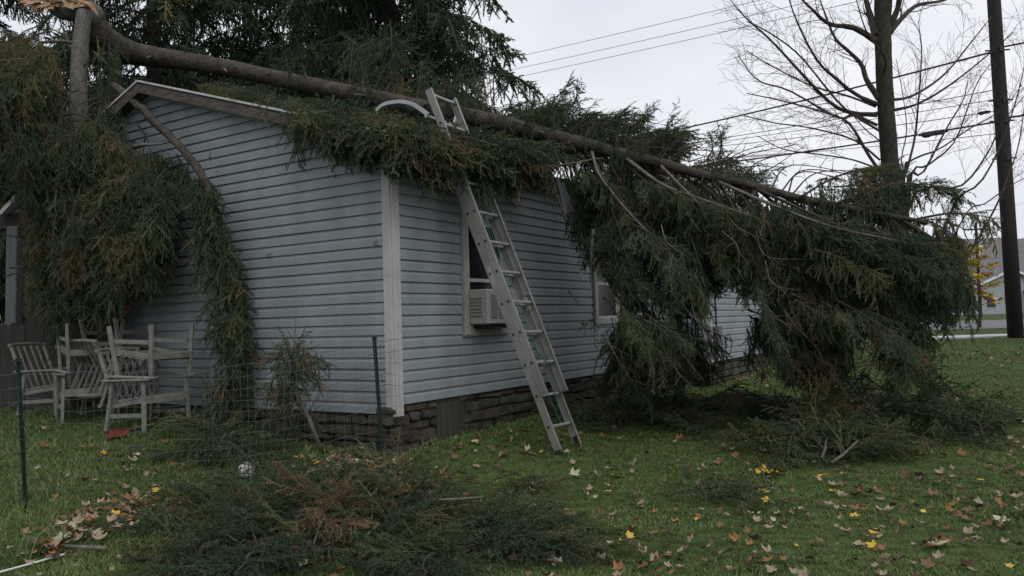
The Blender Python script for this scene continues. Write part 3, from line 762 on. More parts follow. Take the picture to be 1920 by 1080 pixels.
def put_chair(loc, rz, label, flip=False, tilt=0.0, lift=1.045):
    global ch0
    if ch0 is None: ch0 = chair(label); o = ch0
    else: o = copy_tree(ch0)
    o['label'] = label
    o.location = Vector(loc) + (Vector((0, 0, lift)) if flip else Vector())
    mt_ = Matrix.Rotation(rz, 3, 'Z') @ Matrix.Rotation(tilt, 3, 'X')
    if flip: mt_ = Matrix.Rotation(rz, 3, 'Z') @ Matrix.Rotation(PI, 3, 'Y')
    o.rotation_euler = mt_.to_euler()
def gp(px, py): return ground_at(px, py)
def G(x, y): return Vector((x, y, gz(x, y)))
def spot(px, d): p = at(px, 700, d); return G(p.x, p.y)
pA = spot(278, 8.25)
put_chair(pA, R(63), 'upright weathered white chair nearest the house wall, carrying an upturned one')
put_chair(pA + Vector((.03, .03, 0)), R(68), 'upturned white chair resting on the armrests of the chair beside the wall', True)
pB = spot(163, 8.9)
put_chair(pB, R(35), 'upright white chair of the left stack, straight legs, carrying an upturned chair')
put_chair(pB + Vector((.02, .02, 0)), R(39), 'upturned white chair on top of the left stack, front legs in the air', True)
put_chair(spot(108, 9.5), R(72), 'single white slatted chair at the left end with its back leaning out')
pD = spot(228, 9.05)
put_chair(pD, R(150), 'white slatted chair half hidden behind the two stacks')
put_chair(pD, R(156), 'upturned white chair at the back with its legs against the dark gap', True)

# red scoop under the chairs
rs_ = spot(218, 8.1); t = thing('dustpan', 'faded red plastic dustpan with pale handle lying in grass under the chairs', 'dustpan', tuple(rs_), (0, 0, R(-60)))
mb = MB(); mb.add([(-.13, -.09, .01), (.13, -.09, .01), (.12, .10, .03), (-.12, .10, .03), (-.13, -.09, .016), (.13, -.09, .016), (.12, .10, .04), (-.12, .10, .04)], [(3, 2, 1, 0), (4, 5, 6, 7), (0, 1, 5, 4)])
for x in (-.13, .13): mb.bar((x, -.09, .03), (x * .95, .11, .05), .008, .05)
mb.bar((-.13, .10, .05), (.13, .10, .05), .01, .07); mb.build('pan', M['red'], t)
mb = MB(); mb.bar((0, .10, .06), (0.02, .34, .10), .025, .018, bev=.005); mb.build('handle', M['chair'], t)
# unidentified round orange object, modelled as a ball; string added to hold it up
op = at(236, 578, 9.2)
t = thing('orange_orb', 'small round orange lantern hanging in the dark by the left end of the gable wall', 'orb', tuple(op))
mb = MB()
for j in range(9):
    a0 = PI * j / 8
    for k in range(14):
        b0 = 2 * PI * k / 14; r_ = .058 * (1 - .06 * (k % 2)); mb.v.append(Vector((r_ * math.sin(a0) * math.cos(b0), r_ * math.sin(a0) * math.sin(b0), .048 * math.cos(a0))))
for j in range(8):
    for k in range(14): mb.f.append((j * 14 + k, j * 14 + (k + 1) % 14, (j + 1) * 14 + (k + 1) % 14, (j + 1) * 14 + k))
mb.build('shade', M['orange'], t, True)
mb = MB(); mb.tube([(0, 0, .046), (0, 0, .5), (.02, .05, 1.6)], .003, 4); mb.build('string', M['black'], t)

# ================================================================== WIRE FENCE
fence_pts = [at(-260, 960, 5.2), at(50, 955, 6.0), at(718, 855, 7.10), at(752, 850, 7.12)]
fence_pts = [Vector((p.x, p.y, gz(p.x, p.y))) for p in fence_pts]
fn = thing('wire_fence', 'thin green welded wire garden fence running from the lawn to the house corner', 'fence', tuple(fence_pts[1]))
mb = MB(); Hh = 1.02
segs = list(zip(fence_pts[:-1], fence_pts[1:]))
def sagp(a, b, s, z):
    p = a.lerp(b, s); L_ = (b - a).length
    g_ = gz(p.x, p.y); bow = .05 * math.sin(s * PI) * math.sin(z * 3)
    n = (b - a).cross(Vector((0, 0, 1))).normalized()
    return Vector((p.x, p.y, g_ + z - (.05 * math.sin(PI * s) if L_ > 1 else 0) * (z / Hh))) + n * (bow + .02 * math.sin(s * 23 + z * 5))
for a, b in segs:
    n = max(4, int((b - a).length / .12))
    for iz in range(11):
        z = .06 + iz * .096
        mb.tube([sagp(a, b, i / n, z + .01 * math.sin(i * 1.3 + iz)) for i in range(n + 1)], .0020 if iz not in (10,) else .0026, 3, False)
    m_ = int((b - a).length / .055)
    for i in range(m_ + 1): mb.tube([sagp(a, b, i / m_, z) for z in (.06, .3, .54, .78, 1.02)], .0010, 3, False)
mb.build('mesh', M['wire'], fn)
at_base(fn)
def tpost(base, top, label):
    t = thing('fence_post', label, 'fence post', tuple(base), group='green metal fence posts'); d = Vector(top) - base
    mb = MB(); x = d.cross(Vector((0, 1, 0))).normalized(); y = d.cross(x).normalized()
    mb.box(base + d / 2 - Vector((0, 0, .05)), x * .017, y * .0025, d / 2 + d.normalized() * .05); mb.box(base + d / 2 + y * .014, x * .0025, y * .014, d / 2)
    for i in range(18): mb.box(base + d * (.08 + i * .05) - y * .006, x * .010, y * .004, d.normalized() * .006)
    mb.build('shaft', M['post'], t)
    mb = MB(); mb.box(base + d * .985 , x * .018, y * .018, d.normalized() * .012); mb.build('cap', M['black'], t); at_base(t)
b1_ = Vector(fence_pts[1]); tpost(b1_, at(34, 672, b1_.y + .02), 'green metal fence post near the left edge of the lawn')
b2_ = Vector(fence_pts[2]); tpost(b2_, at(702, 631, b2_.y + .0), 'dark green metal fence post leaning beside the white house corner')

# ================================================================== FALLEN SPRUCE
fs = thing('fallen_spruce', 'huge fallen spruce lying across the roof with drooping dark green boughs', 'tree', (4.2, 7.9, .2))
dA, dB = 10.3, 7.8
def trunk_d(px): s = (px - 500) / 1240.0; return 1 / ((1 - s) / dA + s / dB)
TP = [(168, 30, 10.1, .19), (180, 62, 10.2, .22), (215, 88, 10.6, .205), (262, 103, None, .17), (330, 112, None, .14), (420, 126, None, .125), (500, 143, None, .118), (600, 163, None, .115), (700, 183, None, .113), (800, 204, None, .112), (900, 222, None, .108), (1000, 246, None, .094), (1100, 271, None, .082), (1200, 297, None, .067), (1300, 322, None, .055), (1400, 346, None, .048), (1500, 371, None, .042), (1600, 392, None, .034), (1740, 418, None, .022)]
tpts = [at(x, y, d if d else trunk_d(x)) for x, y, d, r_ in TP]; trad = [r_ for *_, r_ in TP]
tsp = spline(tpts, 90); trs = list(np.interp(np.linspace(0, len(TP) - 1, 90), range(len(TP)), trad))
trs = [r_ * (.86 if k_ > 18 else .88) for k_, r_ in enumerate(trs)]
TS = spline(tsp, 420); TR = list(np.interp(np.linspace(0, 89, 420), range(90), trs))
TS = [p + Vector((0, mnoise.noise(Vector((k_ * .05, 0, 0))), mnoise.noise(Vector((0, k_ * .05, 4))))) * .012 for k_, p in enumerate(TS)]
TR = [r_ * (1 + .05 * mnoise.noise(Vector((k_ * .11, 7, 0))) + .03 * (k_ % 23 == 0)) for k_, r_ in enumerate(TR)]
mb = MB(); mb.tube(TS, TR, 26, rough=.035); trunk = mb.build('trunk', M['bark'], fs, True)
def trunk_at(px):
    for a, b in zip(tsp[:-1], tsp[1:]):
        xa, xb = proj(a)[0], proj(b)[0]
        if xa <= px <= xb: return a.lerp(b, (px - xa) / (xb - xa + 1e-6))
    return tsp[-1]
# knots / branch stubs on the trunk
for pxs in (290, 345, 372, 420, 455, 500, 548, 580, 655, 690, 745, 800, 868, 930, 985, 1010, 1040, 1090, 1155, 1200, 1265, 1330):
    p = trunk_at(pxs); d = Vector((rnd.uniform(-.3, .5), rnd.choice((-1, -.6, .6)), rnd.uniform(-.4, 1))).normalized()
    mb = MB(); mb.tube([p, p + d * .16, p + d * rnd.uniform(.2, .42) + Vector((.03, 0, -.02))], [.022, .014, .008], 6); mb.build('branch_stub', M['limb'], fs)
ax_t = (tpts[-1] - tpts[6]).normalized(); cam_side = Vector((-.25, -1, 0)).normalized()
LOWX = [1035, 1060, 1088, 1100, 1150, 1168, 1185, 1240, 1262, 1318, 1326, 1392, 1400, 1500, 1590, 1610, 1640, 1680, 1740, 1790, 1850, 1900]
LOWY = [330, 430, 520, 520, 535, 640, 700, 725, 690, 655, 550, 552, 690, 735, 740, 640, 660, 735, 710, 600, 600, 580]
def zlow_right(P):
    px, py = proj(P)
    if px > lerp_list([250, 330, 390, 430, 450, 500, 555, 585, 600, 625, 660, 740], [1790, 1800, 1870, 1895, 1840, 1812, 1840, 1895, 1880, 1800, 1770, 1720], py) - 8: return 99
    yb = lerp_list(LOWX, LOWY, px) + rnd.uniform(-45, 14) * (1 if not 1270 < px < 1400 else .5)
    z = at(px, yb, P.y).z
    return max(z, gz(P.x, P.y) + .04)
# right mass, front side
def right_bough(px, front, Ln, up=0.0, grav=.55, l0=.35, l1=.95, **kw):
    p = trunk_at(px) - Vector((0, 0, .13 if front else 0)); d = ax_t * rnd.uniform(.35, .95) + Vector((0, -1 if front else 1, 0)) * rnd.uniform(.35, 1.0) + Vector((0, 0, up + rnd.uniform(-.25, .15)))
    pts = limb_curve(p, d, Ln, grav, 11)
    bough(fs, pts, .020, .034, l0, l1, 'mid', .13, zlow_right, start=.10, **kw)
n = 0
for i in range(24):
    px = 1075 + (1735 - 1075) * (i + .5) / 24 + rnd.uniform(-12, 12)
    s = (px - 1050) / 690
    right_bough(px, True, rnd.uniform(1.1, 1.75) * (1 - .35 * s), up=rnd.uniform(-1.1, -.5), grav=rnd.uniform(.35, .8), l0=.08, l1=.30)
for i in range(20):
    px = 1060 + 660 * (i + .5) / 20 + rnd.uniform(-12, 12); s = (px - 1050) / 690
    right_bough(px, False, rnd.uniform(1.1, 2.0) * (1 - .3 * s), up=rnd.uniform(-.3, .25), grav=rnd.uniform(.3, .6), l0=.25, l1=.7)
def zlow_g(P): return gz(P.x, P.y) + .05
for i in range(24):
    px = 1030 + 400 * (i + .5) / 24 + rnd.uniform(-15, 15); p = trunk_at(px) - Vector((0, 0, .16)); xe = px + rnd.uniform(-45, 60); ye = rnd.uniform(380, 560); d = trunk_d(px) + rnd.uniform(-.5, .7)
    q = at(xe, ye, d); pts = spline([p, p.lerp(q, .5) + Vector((0, 0, -.05)), q], 12)
    bough(fs, pts, .012, .030, .10, .30, 'mid', .2, zlow_right, start=.15, spr=.7, side=.13)
for i in range(40):
    x0 = rnd.uniform(1160, 1290); y0 = rnd.uniform(575, 650); d = rnd.uniform(8.7, 10.0); p = at(x0, y0, d); q = at(x0 + rnd.uniform(0, 50), rnd.uniform(660, 700), d - rnd.uniform(0, .4))
    bough(fs, spline([p, p.lerp(q, .5) + Vector((0, 0, .05)), q], 9), .010, .045, .12, .34, 'mid', .1, zlow_g, start=.1, spr=.8, side=.15)
for i in range(88):
    x0 = rnd.uniform(1050, 1240) if i % 4 == 0 else rnd.uniform(1395, 1800); y0 = rnd.uniform(400, 620); d = rnd.uniform(7.4, 9.0)
    if i % 3 == 1: x0 = rnd.uniform(1225, 1300) if i % 2 else rnd.uniform(1395, 1440); y0 = rnd.uniform(420, 600); d = rnd.uniform(8.2, 10)
    d = d; p = at(x0, y0, d); d3 = Vector((rnd.uniform(.1, 1.0), rnd.uniform(-.8, .3), rnd.uniform(-.55, -.1)))
    bough(fs, limb_curve(p, d3, rnd.uniform(.55, .95), .7, 9), .010, .026, .08, .27, 'mid', .22, zlow_right, start=.12, spr=.75, side=.12)
for i in range(46):   # lowest tier, tips close to the lawn
    x0 = rnd.choice((rnd.uniform(1395, 1560), rnd.uniform(1400, 1580), rnd.uniform(1630, 1740), rnd.uniform(1150, 1290))); y0 = rnd.uniform(590, 680); d = rnd.uniform(7.7, 9.0) if x0 > 1380 else rnd.uniform(8.6, 9.8); p = at(x0, y0, d)
    if i % 3 == 0: p = p + Vector((0, rnd.uniform(.2, .8), 0))
    d3 = Vector((rnd.uniform(-.3, .6), rnd.uniform(-.7, .3), rnd.uniform(-.7, -.2)))
    bough(fs, limb_curve(p, d3, rnd.uniform(.4, .65), .8, 8), .009, .026, .10, .30, 'mid', .12, zlow_right if x0 > 1380 else zlow_g, start=.0, spr=.7, side=.12)
# lower front boughs hanging from explicit limbs (curves seen in the photo)
def B3(pl): return spline([at(x, y, d) for x, y, d in pl], 14)
limbs = [
 [(1108, 285, 8.9), (1130, 330, 8.6), (1190, 405, 8.3), (1250, 470, 8.1)],
 [(1180, 300, 8.7), (1240, 345, 8.2), (1330, 378, 7.9), (1400, 402, 7.8)],
 [(1240, 312, 8.5), (1285, 362, 8.2), (1335, 405, 8.0)],
 [(1345, 340, 8.3), (1450, 385, 7.8), (1560, 425, 7.5), (1660, 440, 7.4), (1725, 455, 7.4)],
 [(1420, 355, 8.2), (1520, 400, 7.8), (1640, 452, 7.3), (1740, 500, 7.1)],
 [(1690, 412, 7.9), (1760, 455, 7.6), (1800, 495, 7.5), (1840, 540, 7.4), (1900, 575, 7.3)],
 [(1460, 560, 8.1), (1500, 610, 8.0), (1540, 660, 7.9), (1560, 690, 7.8)],
 [(1700, 415, 7.9), (1780, 400, 7.8), (1840, 405, 7.8), (1890, 415, 7.8)],
 [(1560, 385, 8.0), (1650, 350, 8.2), (1720, 345, 8.4), (1800, 370, 8.5)],
 [(1130, 420, 8.9), (1170, 520, 8.8), (1230, 600, 8.7), (1300, 640, 8.6)],
 [(1160, 600, 9.1), (1210, 640, 8.9), (1290, 665, 8.8), (1350, 700, 8.7)],
 [(1420, 450, 8.2), (1450, 560, 8.1), (1500, 640, 8.0), (1520, 700, 8.0)],
 [(1600, 420, 8.0), (1640, 520, 7.8), (1680, 600, 7.7), (1700, 680, 7.6)],
 [(1750, 420, 7.8), (1800, 520, 7.5), (1850, 575, 7.4), (1905, 600, 7.3)],
 [(1560, 500, 8.3), (1580, 580, 8.3), (1590, 640, 8.3), (1600, 690, 8.3)],
 [(1640, 380, 8.1), (1720, 440, 7.8), (1790, 470, 7.7), (1860, 470, 7.7)],
 [(1500, 370, 8.1), (1560, 335, 8.3), (1620, 315, 8.5), (1650, 312, 8.6)],
]
for k, pl in enumerate(limbs):
    dens = .04; bough(fs, B3(pl), .022 if k < 6 else .014, dens * .7, .10, .30, 'mid', .2, zlow_right, start=.18 if k < 6 else 0, spr=.7, side=.13)
for pl in ([(1110, 285, 8.8), (1125, 330, 8.5), (1185, 405, 8.2), (1250, 470, 8.0), (1262, 500, 8.0)], [(1175, 298, 8.5), (1240, 345, 8.0), (1300, 368, 7.75), (1410, 405, 7.6)], [(1350, 342, 8.2), (1450, 385, 7.6), (1560, 425, 7.35), (1700, 455, 7.2)], [(1000, 320, 8.3), (1060, 308, 8.5), (1130, 296, 8.8)], [(1240, 312, 8.3), (1290, 362, 8.0), (1335, 405, 7.9)], [(1455, 560, 7.9), (1490, 610, 7.8), (1530, 650, 7.7), (1548, 690, 7.7)], [(1112, 430, 8.4), (1108, 500, 8.4), (1112, 560, 8.4)]):
    mb = MB(); q = B3(pl); mb.tube(q, list(np.linspace(.018, .005, len(q))), 6, rough=.15); mb.build('bare_branch', M['limb'], fs, True)
for i in range(26):
    x0 = rnd.uniform(1080, 1780); y0 = rnd.uniform(400, 640); 
    if 1300 < x0 < 1400 and y0 > 500: continue
    q = B3([(x0, y0, 7.75), (x0 + rnd.uniform(10, 40), y0 + rnd.uniform(20, 50), 7.6), (x0 + rnd.uniform(30, 90), y0 + rnd.uniform(50, 110), 7.65)]); mb = MB(); mb.tube(q, list(np.linspace(.006, .002, len(q))), 5, False)
    for _ in range(4):
        k = rnd.randrange(4, 12); e = q[k] + Vector((rnd.uniform(-.1, .15), rnd.uniform(-.05, .05), rnd.uniform(-.16, .02))); mb.tube([q[k], e], [.003, .0015], 4, False)
    mb.build('bare_branch', M['limb'], fs)
# behind / on the roof side: tops above trunk
TOPX = [560, 700, 760, 860, 900, 960, 1010, 1060, 1090, 1120, 1200, 1250, 1300, 1400, 1480, 1560, 1640, 1660, 1700]
TOPY = [150, 118, 105, 120, 160, 190, 178, 185, 170, 195, 215, 230, 280, 310, 315, 305, 310, 350, 360]
def top_bough(px, py0, d0, dpx, dpy, dd, k=.014, dead=.15, l=(.15, .42), n_=9, sp_=.05):
    pts = spline([at(px, py0, d0), at(px + dpx * .5, py0 + dpy * .6, d0 + dd * .5), at(px + dpx, py0 + dpy, d0 + dd)], n_)
    bough(fs, pts, k, sp_, l[0], l[1], 'mid', dead, spr=.9, start=0, side=.12)
for i in range(60):
    px = rnd.uniform(900, 1640) if i < 24 else rnd.uniform(940, 1230); yt = lerp_list(TOPX, TOPY, min(1690, px + 40)); pt = trunk_at(px); y0 = proj(pt)[1]
    top_bough(px, y0 + rnd.uniform(-5, 15), trunk_d(px) + rnd.uniform(.1, .5), rnd.uniform(10, 100), -(y0 - yt) * rnd.uniform(.35, .95), rnd.uniform(-.2, 1.2), dead=.2, l=(.15, .38))
for i in range(14):   # brownish boughs rising over the roof
    px = rnd.uniform(640, 900); y0 = proj(trunk_at(px))[1]
    top_bough(px, y0 - 5, trunk_d(px) + rnd.uniform(.2, .6), rnd.uniform(-40, 70), -rnd.uniform(20, 95), rnd.uniform(0, 1.0), dead=.35)
for x0, y0, x1, y1 in ((1068, 205, 1082, 160), (1000, 235, 1060, 160), (1120, 240, 1165, 205), (1230, 262, 1255, 222), (1345, 300, 1350, 245), (1325, 300, 1335, 262), (1180, 240, 1215, 205)):
    d = trunk_d(x0) + .3; bough(fs, B3([(x0, y0, d), ((x0 + x1) / 2 + 5, (y0 + y1) / 2, d), (x1, y1, d)]), .01, .05, .08, .18, 'mid', .1, spr=1, side=.05, tipl=.3, start=.3)
# dark bare arcing twigs above the trunk
for i in range(22):
    px = rnd.uniform(960, 1560); y0 = proj(trunk_at(px))[1]; d = trunk_d(px)
    q = B3([(px, y0, d), (px + rnd.uniform(30, 60), y0 - rnd.uniform(15, 50), d + rnd.uniform(-.2, .4)), (px + rnd.uniform(110, 190), y0 - rnd.uniform(-10, 75), d + rnd.uniform(-.4, .8))])
    mb = MB(); mb.tube(q, list(np.linspace(.010, .0025, len(q))), 5, False)
    for _ in range(7):
        k = rnd.randrange(3, 13); e = q[k] + Vector((rnd.uniform(.0, .2), rnd.uniform(-.1, .1), rnd.uniform(-.1, .14))); mb.tube([q[k], (q[k] + e) / 2 + Vector((0, 0, .01)), e], [.004, .003, .0015], 4, False)
    mb.build('bare_branch', M['twig'], fs)
# eave band
EX = [430, 520, 560, 600, 640, 700, 735, 800, 850, 880, 930, 960, 1000, 1035, 1060]
EY = [205, 225, 270, 262, 318, 300, 335, 338, 400, 372, 340, 372, 362, 322, 300]
def zlow_eave(P):
    px, py = proj(P); return max(at(px, lerp_list(EX, EY, px) + rnd.uniform(-40, 14), P.y).z, .3)
for i in range(40):
    px = rnd.uniform(575, 1045); p = trunk_at(px); py_end = lerp_list([570, 640, 720, 800, 900, 1035], [205, 232, 262, 275, 285, 292], px) + rnd.uniform(-25, 18)
    dend = lerp_list([570, 720, 800, 900, 1035], [7.75, 7.1, 7.35, 7.75, 8.3], px) + rnd.uniform(-.1, .5)
    q = at(px + rnd.uniform(-20, 30), py_end, dend); p = p - Vector((0, 0, .24)); m_ = at(*[(a_ + b_) / 2 for a_, b_ in zip(proj(p), proj(q))], (p.y + q.y) / 2)
    bough(fs, spline([p, m_, q], 11), .012, .030, .12, .42, 'mid', .16, zlow_eave, start=.25, spr=.8, tipl=.5, base=.42)
for i in range(26):
    px = rnd.uniform(590, 770) if i > 7 else rnd.uniform(690, 790); q = at(px, lerp_list([590, 680, 770], [222, 246, 262], px) + rnd.uniform(-14, 14), rnd.uniform(7.0, 7.5)); p = at(px - rnd.uniform(-10, 70), proj(q)[1] - rnd.uniform(10, 45), q.y + rnd.uniform(.5, 1.2))
    bough(fs, spline([p, (p + q) / 2, q], 9), .010, .038, .22, .5, 'mid', .2, zlow_eave, start=0, spr=.9, tipl=.4, base=.42)
# light cover of small sprays hiding the roof behind the rake, left part
for i in range(16):
    px = rnd.uniform(400, 640); p = trunk_at(px); q = at(px + rnd.uniform(0, 60), lerp_list([400, 480, 640], [178, 192, 225], px) + rnd.uniform(-16, 2), lerp_list([400, 640], [8.7, 7.9], px) + rnd.uniform(0, .6))
    bough(fs, spline([p - Vector((0, 0, .2)), (p + q) / 2 - Vector((0, 0, .12)), q], 8), .010, .05, .1, .26, 'mid', .25, zlow_eave, start=.2, spr=.8, tipl=.3)
for x, y, l in ((550, 232, .42), (556, 238, .3), (536, 218, .22), (610, 245, .35), (622, 255, .45), (590, 235, .25), (655, 262, .45)):
    sp = Soup(); sp.drooper(at(x, y, 7.8), l, 'mid', .4, .03); sp.drooper(at(x + 4, y, 7.85), l * .8, 'mid', .5, .05); sp.build('hanging_twig', M['needle'], fs)

for i in range(34):   # ragged tufts clinging to the trunk
    px = rnd.choice((rnd.uniform(500, 720), rnd.uniform(640, 1060), rnd.uniform(1000, 1600))); p = trunk_at(px) + Vector((0, rnd.uniform(-.14, .1), rnd.uniform(-.06, .12)))
    d = ax_t * rnd.uniform(.2, 1) + Vector((0, rnd.uniform(-.5, .5), rnd.uniform(-.1, .9)))
    q = limb_curve(p, d, rnd.uniform(.25, .5), .8, 7); bough(fs, q, .007, .06, .1, .28, 'mid', .4, None, start=.1, spr=.7, side=.05, tipl=.25)
# -------- left hanging mass
LX = [0, 40, 55, 120, 200, 238, 250, 300, 325, 345, 360, 380]
LY = [350, 380, 600, 640, 635, 610, 565, 560, 510, 455, 300, 200]
def zlow_left(P):
    px, py = proj(P)
    if 120 < px < 180 and 30 < py < 225: return 99
    if px > 232 and py < 285: return 99
    return max(at(px, lerp_list(LX, LY, px) + rnd.uniform(-80, 22), P.y).z, gz(P.x, P.y) + .35)
for i in range(190):
    xe = rnd.uniform(-50, 60) if i % 6 == 0 else rnd.uniform(45, 300); ye = (rnd.uniform(90, 330) if xe < 55 else rnd.uniform(215, 575)) if xe < 225 else rnd.uniform(330, 500); d = rnd.uniform(8.5, 10.6) if xe < 215 else rnd.uniform(8.2, 8.75)
    q = at(xe, ye, d); p = q + Vector((rnd.uniform(-.9, .3), rnd.uniform(.3, 1.3), rnd.uniform(.2, .8))); m_ = (p + q) / 2 + Vector((0, 0, .12))
    pts = spline([p, m_, q, q + (q - m_) * .12 + Vector((0, 0, -.25))], 12)
    bough(fs, pts, .010, .030, .08, .32, 'mid', .38, zlow_left, start=.15, spr=.5, side=.13, base=.40)
for i in range(30):
    xe = rnd.choice((rnd.uniform(-40, 115), rnd.uniform(180, 235))); ye = rnd.uniform(60, 270); p = at(xe, ye, rnd.uniform(9.5, 11)); d = Vector((rnd.uniform(-1, 1), rnd.uniform(-.8, .2), -.2))
    bough(fs, limb_curve(p, d, .8, .6, 8), .010, .05, .2, .5, 'mid', .5, zlow_left, start=0, spr=.6)
for i in range(50):
    xe = rnd.uniform(45, 232); ye = rnd.uniform(430, 600); p = at(xe, ye, rnd.uniform(9.0, 10.3)); d3 = Vector((rnd.uniform(-.8, .8), rnd.uniform(-.8, .1), rnd.uniform(-.6, 0)))
    bough(fs, limb_curve(p, d3, rnd.uniform(.4, .7), .7, 8), .009, .03, .12, .4, 'mid', .3, zlow_left, start=0, spr=.6, side=.12)
# the limb with its hanging column in front of the gable wall
cl = B3([(212, 160, 9.6), (255, 195, 9.1), (290, 228, 8.75), (330, 268, 8.45), (362, 305, 8.3), (388, 345, 8.2), (402, 420, 8.2), (425, 500, 8.2), (440, 600, 8.2), (432, 700, 8.2), (418, 800, 8.15), (420, 850, 8.1)])
cl = spline(cl, 40); cl = [p + Vector((mnoise.noise(Vector((k_ * .9, 1, 0))), 0, mnoise.noise(Vector((k_ * .9, 5, 0))))) * .045 for k_, p in enumerate(cl)]
mb = MB(); mb.tube(cl, list(np.interp(range(40), [0, 16, 26, 39], [.046, .040, .022, .008])), 12, rough=.16); col = mb.build('hanging_limb', M['bark'], fs, True)
sp = Soup()
for i in range(420):
    s = .42 + .58 * i / 420; q = s * 39; j = min(int(q), 38); P = cl[j].lerp(cl[j + 1], q - j); a = rnd.random() * 2 * PI
    rad_ = lerp_list([.40, .5, .62, .8, 1], [.06, .18, .28, .36, .42], s); o_ = Vector((math.cos(a) - .18, math.sin(a) * .6, 0)) * rad_ * rnd.random() ** .6
    tt = rtint(.12, .36)
    if P.z + .0 < .30: continue
    sp.drooper(P + o_ * .8, min(rnd.uniform(.15, .36), P.z - .12), 'mid', tt, .25)
    if rnd.random() < .6: sp.spray(P, o_.normalized() + Vector((0, 0, -rnd.uniform(.5, 1.3))), rnd.uniform(.15, .30) * (.6 + rad_ * 2.0), 'mid', tt)
sp.build('needles', M['needle'], col)
mb = MB(); q = B3([(338, 258, 8.45), (318, 265, 8.5), (295, 270, 8.5), (262, 272, 8.55), (248, 275, 8.6)]); mb.tube(q, list(np.linspace(.018, .012, len(q))), 6, rough=.2); mb.build('bare_branch', M['limb'], fs, True)
sp = Soup()
for x, y, l in ((278, 278, .30), (262, 276, .25), (300, 275, .15), (345, 320, .35), (340, 330, .40), (352, 312, .22), (395, 285, .10)): sp.drooper(at(x, y, 8.4), l, 'mid', .45, .05)
sp.build('hanging_twig', M['needle'], fs)
for pl, r0 in (([(75, 80, 10.8), (110, 77, 10.9), (150, 82, 11.0)], .028), ([(175, 90, 11), (200, 125, 10.6), (222, 140, 10.2)], .04), ([(120, 60, 11), (132, 90, 11.1), (150, 110, 11.2)], .035)):
    mb = MB(); q = B3(pl); mb.tube(q, list(np.linspace(r0 * .7, r0, len(q))), 7, rough=.12); mb.build('bare_branch', M['bark_g'], fs, True)
at_base(fs)

# -------- snapped standing trunk
sn = thing('snapped_trunk', 'snapped grey spruce trunk standing at the left with raw orange splinters at its top', 'tree stump', tuple(G(at(148, 600, 9.8).x, 9.8)))
mb = MB(); b0_ = Vector(sn.location); mb.tube(spline([b0_, at(143, 400, 9.8), at(146, 220, 9.8), at(150, 100, 9.8), at(158, 20, 9.8)], 20), list(np.linspace(.13, .085, 20)), 14, rough=.06); mb.build('trunk', M['bark_g'], sn, True)
mb = MB(); mb.tube(spline([at(185, 40, 10.0), at(150, 18, 9.95), at(110, 6, 9.9), at(90, -60, 9.9)], 10), [.13, .15, .16, .17, .17, .16, .15, .13, .12, .10], 12, rough=.15); mb.build('broken_butt', M['bark_g'], sn, True)
mb = MB()
for i in range(150):
    x = rnd.uniform(45, 172); y = lerp_list([45, 60, 120, 172], [-12, 6, 12, 4], x) + rnd.uniform(-26, 6); p = at(x, y, 9.70 + rnd.random() * .14)
    d = Vector((rnd.uniform(-1, .2), rnd.uniform(-.2, .1), rnd.uniform(-.30, .30))).normalized(); l = rnd.uniform(.05, .15); w_ = rnd.uniform(.012, .034); n_ = d.cross(Vector((0, 1, 0))).normalized(); bk = Vector((0, .04, 0))
    mb.add([p - n_ * w_, p + n_ * w_, p + bk, p + d * l - n_ * w_ * .5, p + d * l + n_ * w_ * .3, p + d * (l * 1.3)], [(0, 1, 4, 3), (3, 4, 5), (1, 2, 4), (2, 0, 3), (2, 3, 5), (2, 5, 4), (0, 2, 1)])
mb.build('splinters', M['wood'], sn)
at_base(sn)

# ================================================================== STANDING SPRUCES
def spruce(label, x, y, ztop, R0, tr, z0=2.2, nb=150, lod='far', seed=1, sp_=.085, lr=(.35, 1.0)):
    st = random.getstate(); g0 = gz(x, y)
    t = thing('spruce_tree', label, 'tree', (x, y, g0), group='spruce trees standing behind the house')
    mb = MB(); mb.tube([(0, 0, 0), (.03, .02, ztop * .3), (-.02, 0, ztop * .6), (0, 0, ztop)], [tr, tr * .8, tr * .45, .02], 12, rough=.05); mb.build('trunk', M['bark_d'], t, True)
    lm = MB(); sp = Soup()
    for i in range(nb):
        z = z0 + (ztop * .97 - z0) * (i / nb) ** 1.15; Lb = R0 * (1 - (z / ztop)) ** .75 * rnd.uniform(.7, 1.12) + .25; a = i * 2.399 + rnd.uniform(-.3, .3)
        d = Vector((math.cos(a), math.sin(a), rnd.uniform(-.15, .12)))
        pts = limb_curve(Vector((0, 0, z)), d, Lb, .22, 8, .05); pts[-1].z += .06
        lm.tube(pts, list(np.linspace(.028, .006, 9)), 4, False)
        clothe(sp, pts, sp_, lr[0], lr[1], lod, .07, None, start=.22, spr=.55, base=.35, tipl=.75, side=.14)
    lm.build('limbs', M['bark_d'], t); sp.build('crown', M['needle_far'], t)
    return t
spruce('tall standing spruce whose drooping crown edges the open sky behind the roof', -2.2, 15.5, 13.5, 4.1, .24, nb=165)
spruce('standing spruce with a thick dark trunk above the gable peak', -7.2, 16.5, 13.5, 4.0, .26, nb=140)
spruce('standing spruce behind the left end of the roof in the far left corner', -11.5, 16.0, 13.0, 4.0, .24, nb=130)
spruce('slender standing spruce in the gap between the two bigger ones', -5.0, 19.5, 14.5, 4.2, .22, nb=140)

